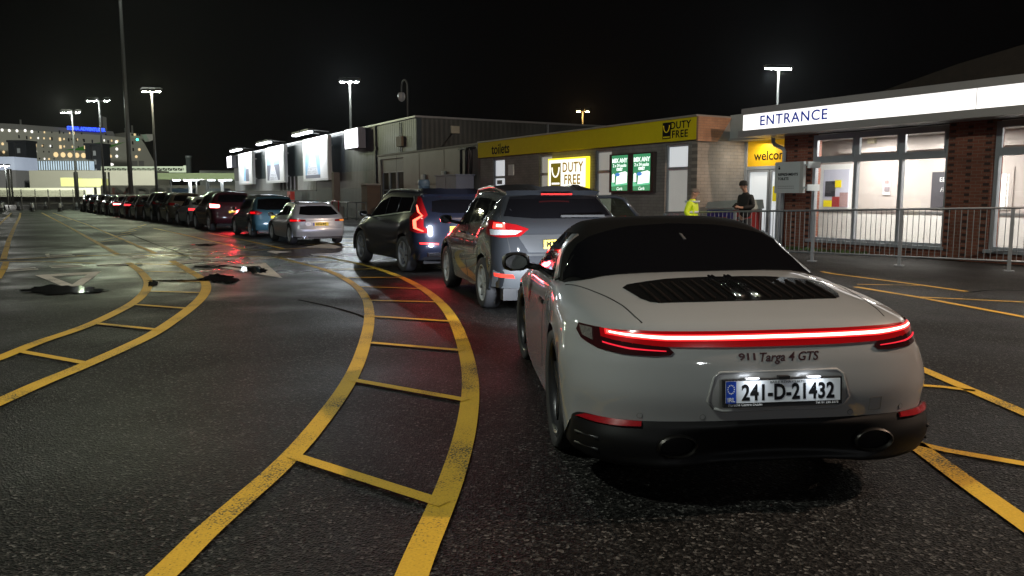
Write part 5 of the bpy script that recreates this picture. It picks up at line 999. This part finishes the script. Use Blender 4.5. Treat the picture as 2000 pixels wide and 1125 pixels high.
# ------------------------------------------------------------------ white sports car
PW = mat('chalk_white_paint', (.29, .293, .295), .45, .0, coat=1, var=.02, vs=2, spec=.15)
pc = empty('sports_car', (1.263, 3.56, 0), 0, 'chalk white sports car with black roof, glowing red light bar and plate 241-D-21432', 'car')
pc.rotation_mode = 'XYZ'; pc.rotation_euler = (0, R(-.97), .068); pc.scale = (1.035,) * 3
g = [
 [(0, .035, .435), (.30, .045, .432), (.56, .09, .428), (.745, .19, .42), (.872, .36, .405), (.912, .48, .29), (.90, .62, .215)],
 [(0, .02, .55), (.30, .03, .55), (.57, .075, .55), (.755, .175, .55), (.875, .345, .545), (.925, .53, .50), (.915, .69, .40)],
 [(0, .035, .67), (.30, .045, .67), (.56, .09, .67), (.74, .19, .67), (.86, .37, .665), (.925, .58, .63), (.918, .76, .585)],
 [(0, .062, .755), (.30, .072, .755), (.55, .115, .752), (.715, .21, .748), (.828, .39, .742), (.905, .64, .725), (.917, .87, .675)],
 [(0, .105, .845), (.30, .115, .845), (.55, .16, .842), (.695, .25, .833), (.795, .42, .82), (.885, .72, .79), (.915, 1.0, .72)],
 [(0, .22, .893), (.29, .23, .892), (.53, .28, .888), (.68, .38, .876), (.795, .58, .857), (.88, .87, .81), (.912, 1.12, .725)],
 [(0, .50, .945), (.28, .51, .943), (.52, .56, .935), (.68, .67, .915), (.80, .87, .888), (.885, 1.10, .82), (.908, 1.25, .69)],
 [(0, 1.08, 1.005), (.28, 1.09, 1.003), (.53, 1.14, .99), (.68, 1.24, .96), (.78, 1.38, .925), (.873, 1.46, .82), (.902, 1.40, .55)],
 [(0, 1.6, .985), (.28, 1.6, .985), (.52, 1.62, .975), (.66, 1.66, .955), (.765, 1.72, .92), (.86, 1.78, .79), (.895, 1.46, .24)],
 [(0, 2.3, .96), (.28, 2.3, .96), (.52, 2.3, .95), (.67, 2.32, .93), (.78, 2.34, .895), (.865, 2.32, .73), (.885, 2.1, .165)],
 [(0, 2.95, .94), (.28, 2.95, .94), (.52, 2.95, .93), (.68, 2.95, .91), (.785, 2.95, .88), (.868, 2.92, .72), (.885, 2.75, .165)],
 [(0, 3.3, .91), (.28, 3.29, .91), (.52, 3.26, .905), (.68, 3.22, .895), (.795, 3.18, .86), (.875, 3.14, .73), (.885, 3.10, .24)],
 [(0, 3.55, .83), (.28, 3.55, .83), (.50, 3.54, .835), (.67, 3.5, .86), (.80, 3.48, .835), (.875, 3.42, .74), (.89, 3.26, .60)],
 [(0, 3.9, .72), (.28, 3.9, .72), (.48, 3.88, .735), (.65, 3.85, .79), (.78, 3.8, .775), (.865, 3.7, .73), (.89, 3.52, .70)],
 [(0, 4.25, .58), (.28, 4.23, .58), (.48, 4.2, .605), (.64, 4.12, .66), (.77, 4.02, .67), (.855, 3.92, .66), (.888, 3.78, .58)],
 [(0, 4.48, .42), (.28, 4.46, .42), (.48, 4.41, .44), (.66, 4.31, .48), (.785, 4.18, .49), (.86, 4.02, .46), (.882, 3.90, .3)],
 [(0, 4.5, .2), (.28, 4.48, .2), (.48, 4.43, .2), (.66, 4.33, .2), (.78, 4.2, .2), (.85, 4.05, .2), (.87, 3.93, .2)]]
body = surfmesh('body', surf(g, 9, 8), PW, pc); bv = bvh_of(body)
k = [
 [(0, 1.09, 1.0), (.27, 1.10, .997), (.53, 1.15, .985), (.70, 1.25, .957), (.775, 1.40, .93), (.792, 1.54, .90)],
 [(0, 1.40, 1.105), (.26, 1.405, 1.10), (.50, 1.43, 1.088), (.66, 1.48, 1.06), (.755, 1.60, .99), (.792, 1.74, .89)],
 [(0, 1.76, 1.217), (.25, 1.76, 1.213), (.475, 1.77, 1.20), (.63, 1.79, 1.172), (.735, 1.82, 1.085), (.795, 1.85, .88)],
 [(0, 2.1, 1.287), (.23, 2.1, 1.284), (.435, 2.1, 1.272), (.585, 2.1, 1.24), (.705, 2.1, 1.12), (.795, 2.12, .875)],
 [(0, 2.4, 1.292), (.22, 2.4, 1.29), (.425, 2.4, 1.278), (.57, 2.4, 1.245), (.695, 2.42, 1.11), (.798, 2.45, .87)],
 [(0, 2.7, 1.245), (.22, 2.7, 1.242), (.43, 2.69, 1.23), (.585, 2.67, 1.19), (.71, 2.72, 1.06), (.80, 2.8, .865)],
 [(0, 3.0, 1.10), (.25, 2.99, 1.095), (.48, 2.95, 1.085), (.64, 2.92, 1.055), (.745, 2.96, .965), (.80, 3.02, .86)],
 [(0, 3.34, .90), (.3, 3.32, .90), (.54, 3.26, .90), (.69, 3.2, .89), (.77, 3.16, .88), (.80, 3.14, .855)]]
HOOD = mat('black_soft_top', (.003, .003, .003), .8, var=.15, spec=.08)
cg = surf(k, 7, 7); hood = surfmesh('soft_top', cg, HOOD, pc); bc = bvh_of(hood)
# rear dome glass, targa bar, side glass
decal('rear_window', [(-.785, 1.50, 0), (-.70, 1.262, 0), (-.53, 1.165, 0), (-.26, 1.115, 0), (0, 1.105, 0), (.26, 1.115, 0), (.53, 1.165, 0), (.70, 1.262, 0), (.785, 1.50, 0), (.765, 1.60, 0), (.66, 1.72, 0), (.5, 1.79, 0), (.3, 1.87, 0), (0, 1.9, 0), (-.3, 1.87, 0), (-.5, 1.79, 0), (-.66, 1.72, 0), (-.765, 1.60, 0)], (0, 0, -1), bc, GLZ, pc, .005, .012, .07)
for sd in (-1, 1):
    tb_ = decal('targa_bar', [(sd, 1.66, .885), (sd, 1.86, .885), (sd, 1.90, 1.02), (sd, 1.96, 1.185), (sd, 1.87, 1.19), (sd, 1.79, 1.04)], (-sd, 0, 0), bc, SILV, pc, .012, .018, .05)
    decal('side_window', [(sd, 1.88, .90), (sd, 2.95, .885), (sd, 2.9, .96), (sd, 2.62, 1.10), (sd, 2.35, 1.185), (sd, 2.0, 1.195), (sd, 1.94, 1.06)], (-sd, 0, 0), bc, GLZ, pc, .006, .012, .06)
    if sd < 0:
        o = text('targa', tb_, (-.812, 1.80, .935), .055, INK, rot=(R(80), R(0), R(-90)), shear=.3, ext=.001, off=.001)
decal('windscreen', [(-.55, 2.72, 0), (-.3, 2.76, 0), (.3, 2.76, 0), (.55, 2.72, 0), (.70, 3.02, 0), (.55, 3.2, 0), (0, 3.3, 0), (-.55, 3.2, 0), (-.70, 3.02, 0)], (0, 0, -1), bc, GLZ, pc, .006, .012, .08)
# engine grille in the deck
gl = [(-.555, .80), (-.52, .85), (-.28, .90), (0, .91), (.28, .90), (.52, .85), (.555, .80), (.515, .54), (.485, .46), (.44, .425), (.22, .395), (0, .39), (-.22, .395), (-.44, .425), (-.485, .46), (-.515, .54)]
gr_ = decal('engine_grille', [(x, y, 0) for x, y in gl], (0, 0, -1), bv, mat('grille_black', (.006, .006, .006), .25, var=0, coat=.4), pc, .003, .01, .05)
sl = MB()
for kx in range(-8, 9):
    x = kx * .056
    if abs(kx) < 1: continue
    a, *_ = bv.ray_cast(Vector((x, .43, 2)), Vector((0, 0, -1))); b, *_ = bv.ray_cast(Vector((x * 1.03, .82 - abs(kx) * .004, 2)), Vector((0, 0, -1)))
    sl.tube([a + Vector((0, 0, .006)), (a + b) / 2 + Vector((0, 0, .008)), b + Vector((0, 0, .004))], .007, 6)
sl.build('grille_slats', mat('slat_black', (.012, .008, .007), .9, var=0, spec=.05), gr_)
for x in (-.045, .045):
    for dx in (-.010, .010):
        a, *_ = bv.ray_cast(Vector((x + dx, .42, 2)), Vector((0, 0, -1))); b, *_ = bv.ray_cast(Vector((x + dx, .89, 2)), Vector((0, 0, -1)))
        MB().tube([a + Vector((0, 0, .012)), (a + b) / 2 + Vector((0, 0, .02)), b + Vector((0, 0, .012))], .007, 6).build('chrome_fin', CHR, gr_)
# light bar
def strip(name, prof, z0, z1, m, off, thick, yend=None):
    pass
RDV = lambda sd, a=.0: Vector((-sd * a, 1, 0))
bar_o = [(-.76, 0, .824)] + [(x, 0, .833) for x in (-.6, -.3, 0, .3, .6)] + [(.76, 0, .824), (.76, 0, .79), (.6, 0, .770), (.3, 0, .766), (0, 0, .765), (-.3, 0, .766), (-.6, 0, .770), (-.76, 0, .79)]
lb_ = decal('light_bar', bar_o, (0, 1, 0), bv, mat('light_bar_red', (.2, .003, .005), .18, var=0, emit=(1, .004, .008), es=.13, coat=.5), pc, .008, .014, .035)
def lens(x1, c0, c1, h0, h1): return [(-x1, 0, c0 + h0 * .5)] + [(x, 0, c1 + h1) for x in (-.5, -.25, 0, .25, .5)] + [(x1, 0, c0 + h0 * .5), (x1, 0, c0 - h0 * .5), (.5, 0, c1 - h1), (.25, 0, c1 - h1), (0, 0, c1 - h1), (-.25, 0, c1 - h1), (-.5, 0, c1 - h1), (-x1, 0, c0 - h0 * .5)]
decal('lit_tube_glow', lens(.742, .814, .806, .020, .0135), (0, 1, 0), bv, mat('bar_glow', (.4, .01, .01), .3, var=0, emit=(1, .012, .02), es=1.0), lb_, .010, .004, .03)
decal('lit_tube_halo', lens(.735, .814, .806, .012, .0092), (0, 1, 0), bv, mat('bar_halo', (.5, .01, .01), .3, var=0, emit=(1, .10, .07), es=2.4), lb_, .012, .004, .03)
decal('lit_tube', lens(.725, .814, .806, .005, .0056), (0, 1, 0), bv, mat('bar_core', (.9, .5, .5), .3, var=0, emit=(1, .66, .55), es=5), lb_, .014, .004, .03)
for sd in (-1, 1):
    tl_ = decal('tail_lamp', [(sd * x, 0, z) for x, z in [(.755, .826), (.83, .818), (.845, .79), (.835, .762), (.78, .738), (.68, .727), (.55, .726), (.485, .731), (.468, .745), (.49, .767), (.755, .79)]], Vector((-sd * .35, 1, 0)), bv, mat('smoked_lamp_glass', (.03, .006, .007), .15, var=0, coat=.6), pc, .008, .014, .035)
    decal('lit_lower_line', [(sd * x, 0, z) for x, z in [(.755, .771), (.65, .757), (.50, .750), (.50, .746), (.65, .750), (.755, .764)]], Vector((-sd * .35, 1, 0)), bv, mat('lamp_line_red', (.3, .01, .01), .3, var=0, emit=(1, .02, .05), es=.9), tl_, .0125, .004, .03)
    lens = MB()
    decal('lamp_rib', [(sd * x, 0, z) for x, z in [(.785, .815), (.828, .810), (.825, .775), (.79, .766)]], Vector((-sd * .6, 1, 0)), bv, mat('ribbed_clear_lens', (.13, .12, .11), .2, var=.8, vs=90, coat=.5), tl_, .0125, .004, .02)
dots = MB()
def stick(o, bvh):                               # press flat lettering on to the curved body
    M = Matrix.LocRotScale(o.location, o.rotation_euler, o.scale)
    for v in o.data.vertices:
        p = M @ v.co; back = v.co.z < 0; h, n, *_ = bvh.ray_cast(Vector((p.x, -3, p.z)), Vector((0, 1, 0)))
        if h is not None: v.co = h + n * (1 if n.y < 0 else -1) * (-.001 if back else .0022)
    o.location = (0, 0, 0); o.rotation_euler = (0, 0, 0); o.scale = (1, 1, 1); o.data.update()
MAROON = mat('maroon_badge', (.03, .004, .006), .35)
stick(text('911', pc, (-.138, 0, .722), .040, MAROON, off=.0012, sx=1.5, ext=.001, spacing=.95), bv)
stick(text('Targa 4 GTS', pc, (.046, 0, .718), .054, MAROON, sx=1.0, ext=.001, shear=.3, off=.0005), bv)
# number plate in its recess
rc = decal('plate_recess', [(-.30, 0, .495), (-.325, 0, .53), (-.295, 0, .635), (-.27, 0, .652), (.27, 0, .652), (.295, 0, .635), (.325, 0, .53), (.30, 0, .495), (.26, 0, .484), (-.26, 0, .484)], (0, 1, 0), bv, mat('recess_paint', (.34, .34, .34), .35, .3, coat=.6), pc, .003, .006, .04)
rim_pts = [(-.30, .495), (-.327, .53), (-.297, .637), (-.27, .656), (.27, .656), (.297, .637), (.327, .53), (.30, .495), (.26, .481), (-.26, .481), (-.30, .495)]
rp = []
for x, z in rim_pts: h, *_ = bv.ray_cast(Vector((x, -2, z)), Vector((0, 1, 0))); rp.append((x, h.y - .003, z))
MB().tube(rp, .0075, 8).build('recess_lip', PW, rc)
np_ = MB().box((-.272, -.012, -.062), (.272, .01, .062)).build('number_plate', BLK, pc); np_.location = (0, -.004, .572); np_.rotation_euler = (R(-3), 0, 0)
MB().box((-.262, -.016, -.043), (.262, -.0125, .056)).build('plate_face', mat('lit_plate_white', (.74, .77, .8), .3, var=.03), np_)
MB().box((-.262, -.0185, -.043), (-.216, -.0165, .056)).build('plate_band', BLUE, np_)
text('241-D-21432', np_, (.022, -.017, .000), .098, INK, off=.0028, sx=.76, ext=.0008, spacing=1.06)
text('BAILE ÁTHA CLIATH', np_, (.02, -.017, .047), .0155, mat('grey_ink', (.15, .16, .16)), sx=1.15, ext=.0005); text('IRL', np_, (-.239, -.019, -.028), .026, WINK, ext=.0005, off=.0006)
st = MB()
for q in range(12):
    a = q * math.pi / 6; x, z = -.239 + .015 * math.cos(a), .02 + .019 * math.sin(a); st.prism([(x + .0032 * math.cos(b), z + .0032 * math.sin(b)) for b in [n_ * math.pi / 3 for n_ in range(6)]], -.0192, -.0187)
st.build('star_ring', WINK, np_)
text('Porsche Centre Dublin', np_, (-.25, -.0135, -.052), .0165, WINK, ext=.0005, align='LEFT', off=.0003); text('Tel: 01 235 3375', np_, (.255, -.0135, -.052), .0155, WINK, ext=.0005, align='RIGHT', off=.0003)
MB().box((-.025, -.03, .062), (.025, 0, .075)).build('camera_pod', BLK, np_)
for x in (-.14, .14):
    MB().box((x - .03, -.02, .063), (x + .03, .0, .069)).build('plate_lamp', mat('lit_plate_lamp', (.9, .9, 1), .3, var=0, emit=(.85, .92, 1), es=.5), np_)
    l = area('plate_light', (0, 0, 0), .05, .11, (.86, .92, 1), (0, 0, -1)); l.parent = np_; l.location = (x, -.055, .067); l.rotation_euler = Vector((0, .5, -1)).to_track_quat('-Z', 'Y').to_euler()
# black diffuser
DIFM = mat('satin_black_bumper', (.006, .006, .0063), .5, var=.15, spec=.2)
dgrid = [
 [(0, .040, .437), (.30, .050, .434), (.56, .092, .430), (.75, .192, .422), (.878, .36, .407), (.90, .47, .32)],
 [(0, .030, .40), (.30, .036, .395), (.56, .075, .39), (.76, .17, .385), (.885, .35, .37), (.902, .50, .28)],
 [(0, .075, .34), (.25, .07, .335), (.55, .06, .33), (.78, .16, .33), (.892, .36, .31), (.903, .53, .25)],
 [(0, .12, .27), (.25, .11, .265), (.52, .065, .26), (.77, .17, .26), (.885, .37, .245), (.90, .55, .22)],
 [(0, .10, .215), (.25, .10, .215), (.5, .08, .205), (.74, .20, .20), (.86, .40, .20), (.89, .58, .20)],
 [(0, .30, .19), (.25, .30, .19), (.5, .28, .185), (.72, .34, .18), (.83, .48, .18), (.87, .62, .18)]]
df = surfmesh('rear_diffuser', surf(dgrid, 6, 7), DIFM, pc); bd_ = bvh_of(df)
for sd in (-1, 1):
    ex_ = MB(); el = lambda r, q: (sd * .46 + r * .084 * math.cos(q), r * .049 * math.sin(q) + .318)
    for (r0, y0), (r1, y1) in (((1.12, .075), (1.12, .035)), ((1.12, .035), (1.0, .025)), ((1.0, .025), (.92, .04)), ((.92, .04), (.88, .14))):
        n = 28; vs = [(el(r0, 2 * math.pi * q / n)[0], y0, el(r0, 2 * math.pi * q / n)[1]) for q in range(n)] + [(el(r1, 2 * math.pi * q / n)[0], y1, el(r1, 2 * math.pi * q / n)[1]) for q in range(n)]
        ex_.add(vs, [(q, (q + 1) % n, n + (q + 1) % n, n + q) for q in range(n)], 0, True)
    eo = ex_.build('exhaust_tip', mat('dark_chrome', (.03, .028, .026), .38, .9), pc); MB().add([(el(.9, 2 * math.pi * q / 28)[0], .13, el(.9, 2 * math.pi * q / 28)[1]) for q in range(28)], [tuple(range(28))]).build('exhaust_bore', DRK, eo)
for sd in (-1, 1):
    decal('bumper_reflector', [(sd * x, 0, z) for x, z in [(.61, .423), (.615, .402), (.70, .396), (.80, .394), (.862, .396), (.868, .412), (.80, .418), (.70, .421)]], Vector((-sd * .35, 1, 0)), bd_, REDD, pc, .012, .02, .04)
vt = MB()
for sd in (-1, 1):
    for z in (.33, .27): a, *_ = bd_.ray_cast(Vector((sd * .80, -2, z)), Vector((0, 1, 0))); b, *_ = bd_.ray_cast(Vector((sd * .885, -2, z - .01)), Vector((0, 1, 0))); vt.tube([a + Vector((0, -.004, 0)), b + Vector((0, -.004, 0))], .008, 6)
vt.build('vent_blade', BLK, df)
# seams, sensors, handle, mirror
seam = lambda pl, d, axis: decal('panel_seam', [(p[0], 0, p[1]) if axis == 'y' else (p[0], p[1], 0) for p in buf(pl, .007)], d, bv, DRK, pc, .0012, .003, .05)
for sd in (-1, 1):
    seam([(sd * .79, 1.36), (sd * .72, 1.02), (sd * .66, .72), (sd * .62, .48), (sd * .60, .30)], (0, 0, -1), 'z')
    seam([(sd * .60, .30), (sd * .585, .22), (sd * .60, .16)], (0, 0, -1), 'z')
    for x, z in ((.62, .452), (.345, .452)):
        decal('park_sensor', [(sd * x + .0135 * math.cos(a), 0, z + .0135 * math.sin(a)) for a in [q * math.pi / 7 for q in range(14)]], (0, 1, 0), bv, mat('sensor_ring', (.10, .10, .10), .4), pc, .0012, .002, .02); decal('park_sensor', [(sd * x + .011 * math.cos(a), 0, z + .011 * math.sin(a)) for a in [q * math.pi / 7 for q in range(14)]], (0, 1, 0), bv, PW, pc, .002, .002, .02)
    decal('door_seam', [(sd, p[0], p[1]) for p in buf([(1.90, .87), (1.93, .6), (1.88, .3)], .007)], (-sd, 0, 0), bv, DRK, pc, .0015, .003, .06)
    h, n, *_ = bv.ray_cast(Vector((sd * 3, 2.02, .74)), Vector((-sd, 0, 0))); MB().box((h.x - .015, 1.93, .725), (h.x + .012, 2.12, .75)).build('door_handle', BLK, pc)
    decal('beltline_trim', [(sd, p[0], p[1]) for p in buf([(1.88, .888), (2.4, .88), (2.98, .872)], .016)], (-sd, 0, 0), bc, BLK, pc, .012, .012, .07)
    mirrorbox(pc, sd * .80, 2.70, .945, BLK, sd, .22, .15)
h, *_ = bv.ray_cast(Vector((.47, -2, .495)), Vector((0, 1, 0))); 
for a, b in (((.44, .515), (.50, .515)), ((.50, .515), (.50, .455)), ((.50, .455), (.44, .455)), ((.44, .455), (.44, .515))):
    decal('tow_cover_seam', [(p[0], 0, p[1]) for p in buf([a, b], .003)], (0, 1, 0), bv, mat('seam_grey', (.16, .15, .14), .5), pc, .001, .002, .05)
MB().box((-.76, .5, .16), (.76, 4.1, .62)).build('underbody', DRK, pc)
for sx in (-1, 1): wheel(pc, sx * .765, 1.06, .352, .30, sx, RIMD, 5, .80); wheel(pc, sx * .765, 3.51, .34, .25, sx, RIMD, 5, .80, R(4))
headlights(pc, .88, 4.4,  .66, 420, (.82, .9, 1))
# ------------------------------------------------------------------ people
def skin(name, chains, m, parent, sub=2):
    vs, es, rd = [], [], []
    for ch in chains:
        prev = None
        for (p, r) in ch:
            key = None
            for i, q in enumerate(vs):
                if (Vector(q) - Vector(p)).length < 1e-4: key = i
            if key is None: vs.append(p); rd.append(r); key = len(vs) - 1
            if prev is not None: es.append((prev, key))
            prev = key
    me = bpy.data.meshes.new(name); me.from_pydata(vs, es, []); o = bpy.data.objects.new(name, me); COL.objects.link(o)
    md = o.modifiers.new('s', 'SKIN'); o.modifiers.new('u', 'SUBSURF').levels = sub
    for i, d in enumerate(me.skin_vertices[0].data): d.radius = rd[i] if isinstance(rd[i], tuple) else (rd[i], rd[i])
    me.skin_vertices[0].data[0].use_root = True
    dg = bpy.context.evaluated_depsgraph_get(); new = bpy.data.meshes.new_from_object(o.evaluated_get(dg)); bpy.data.objects.remove(o)
    for p in new.polygons: p.use_smooth = True
    new.materials.clear(); return link(name, new, m, parent)
SKINM = mat('skin', (.42, .24, .17), .6, var=.05)
def person(loc, rz, label, jacket, trousers, hat, hood, arms, head_tilt=0, sleeve=.055):
    t = empty('person', loc, rz, label, 'person'); hy = .03 + head_tilt      # faces local -y
    hips, chest, neck = (0, 0, .95), (0, -.01, 1.32), (0, 0, 1.50)
    body = [[(hips, .10), (chest, .12), (neck, .05), ((0, -hy * .4, 1.57), .055), ((0, -hy, 1.66), (.078, .092)), ((0, -hy, 1.74), .07)]]
    legs = []
    for s in (-1, 1):
        lg = [(hips, .10), ((s * .09, 0, .88), .085), ((s * .10, -.02, .5), .06), ((s * .10, .03, .1), .045), ((s * .11, -.12, .05), .04)]; body.append([(lg[1][0], .075), (lg[2][0], .05), (lg[3][0], .04), (lg[4][0], .035)][:]); legs.append(lg)
        a = arms[s]; body.append([(chest, .12), ((s * .17, 0, 1.42), .055), (a[0], .042), (a[1], .032), (a[2], .028)]); hnd = Vector(a[2]); d = (hnd - Vector(a[1])).normalized(); sidev = d.cross(Vector((0, 0, 1))).normalized()
        for f in range(4): q = hnd + sidev * (.018 * (f - 1.5)); body.append([(tuple(hnd), .028), (tuple(q + d * .05), .009), (tuple(q + d * (.085 - .008 * abs(f - 1.3)) + Vector((0, 0, -.015))), .008)])
        body.append([(tuple(hnd), .028), (tuple(hnd + d * .02 + Vector((0, 0, .035))), .009), (tuple(hnd + d * .05 + Vector((0, 0, .045))), .008)])
    body[1].insert(0, (hips, .10)); body[0:0] = []
    b = skin('body', body, SKINM, t)
    jk = [[((0, 0, .86), (.17, .125)), ((0, 0, 1.05), (.165, .12)), (chest, (.185, .13)), ((0, 0, 1.45), (.12, .085)), ((0, -.005, 1.53), .068)]]
    for s in (-1, 1): a = arms[s]; jk.append([(chest, (.185, .13)), ((s * .185, 0, 1.40), .075), (a[0], .064), (tuple(Vector(a[0]).lerp(Vector(a[1]), .9)), sleeve)])
    skin('jacket', jk, jacket, t)
    skin('trousers', [[((0, 0, .92), (.15, .115)), ((s * .09, 0, .82), .095), ((s * .10, -.02, .5), .075), ((s * .10, .03, .1), .06)] for s in (-1, 1)], trousers, t)
    sh_ = MB()
    for s in (-1, 1): sh_.box((s * .11 - .045, -.2, 0), (s * .11 + .045, .09, .085))
    sh_.build('shoes', BLK, t)
    f = MB(); f.lathe([(0, -.02), (.012, -.012), (.016, .0), (.01, .02)], 'y', 8, c=(0, -hy - .088, 1.655)); f.build('nose', SKINM, b)
    e = MB()
    for s in (-1, 1): e.lathe([(0, -.006), (.008, -.002), (.009, .006)], 'y', 8, c=(s * .03, -hy - .080, 1.69))
    e.box((-.024, -hy - .084, 1.612), (.024, -hy - .07, 1.618)); e.build('eyes_and_mouth', BLK, b)
    for s in (-1, 1): MB().lathe([(0, -.014), (.03, -.01), (.032, .01), (0, .014)], 'x', 10, c=(s * .088, -hy + .01, 1.66)).build('ear', SKINM, b)
    MB().lathe([(.104, -.02), (.106, .03), (.096, .075), (.06, .105), (.0, .115)] if hat else [(.096, .0), (.100, .03), (.09, .07), (.055, .092), (.0, .098)], 'z', 18, c=(0, -hy + .008, 1.695)).build('beanie' if hat else 'hair', hat or hood, t)
    return t
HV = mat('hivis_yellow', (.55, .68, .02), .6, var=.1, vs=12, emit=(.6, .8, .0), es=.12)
p1 = G(1352, 480); pw = B.w(-.15, -1.15, 0)
hv = person((AT(1352, 400, 19.3).x, 19.3, 0), R(60), 'person in a yellow hi-vis jacket walking past the narrow lit window', HV, mat('dark_trousers', (.02, .02, .025), .8), None, mat('grey_hair', (.16, .13, .11), .8), {-1: ((-.24, .06, 1.15), (-.2, -.1, .98), (-.2, -.16, .92)), 1: ((.24, .06, 1.15), (.22, -.08, .97), (.2, -.14, .91))}, .03)
hv.scale = (1.12, 1.12, .92)
cl = MB(); cl.lathe([(.15, 0), (.16, .0), (.165, .05), (.15, .05)], 'z', 20, c=(0, 0, 1.42)); cl.build('grey_shoulder_band', mat('hivis_grey_band', (.5, .55, .6), .4), hv)
MB().lathe([(.182, 0), (.186, .0), (.186, .06), (.182, .06)], 'z', 20, c=(0, -.005, 1.14)).build('reflective_band', mat('hivis_grey_band', (.5, .55, .6), .4), hv).scale = (1, .74, 1)
dk = person((AT(1456, 400, 20.3).x, 20.3, 0), R(-62), 'person in black with a beanie looking down at a phone beside the doorway', mat('black_jacket', (.010, .010, .011), .8, var=.2), mat('dark_trousers', (.02, .02, .025), .8), mat('black_beanie', (.01, .01, .01), .9), None, {-1: ((-.25, .03, 1.16), (-.1, -.24, 1.13), (-.05, -.31, 1.15)), 1: ((.25, .03, 1.16), (.1, -.24, 1.13), (.05, -.31, 1.15))}, .07)
ph = MB().box((-.035, -.012, -.01), (.035, .012, .135)).build('phone', BLK); ph.rotation_euler = (R(-50), 0, R(-62)); ph.location = dk.matrix_basis @ Vector((0, -.40, 1.16)); dk.scale = (1.03,) * 3
ph.location = Matrix.Translation(dk.location) @ Matrix.Rotation(R(-62), 4, 'Z') @ Vector((0, -.41, 1.19)); tag(ph, 'small black phone held in both hands by the person in black', 'phone')
# ------------------------------------------------------------------ damp night air
hz = MB().box((-330, -45, -1), (140, 330, 36)).build('haze', None, recalc=True)
hm = bpy.data.materials.new('damp_air'); hm.use_nodes = True; nt = hm.node_tree; nt.nodes.remove(nt.nodes['Principled BSDF'])
pv = nt.nodes.new('ShaderNodeVolumePrincipled'); pv.inputs['Color'].default_value = (.85, .88, .9, 1); pv.inputs['Density'].default_value = .00014; pv.inputs['Anisotropy'].default_value = .6
nt.links.new(pv.outputs[0], nt.nodes['Material Output'].inputs['Volume']); hz.data.materials.append(hm); tag(hz, kind='stuff')
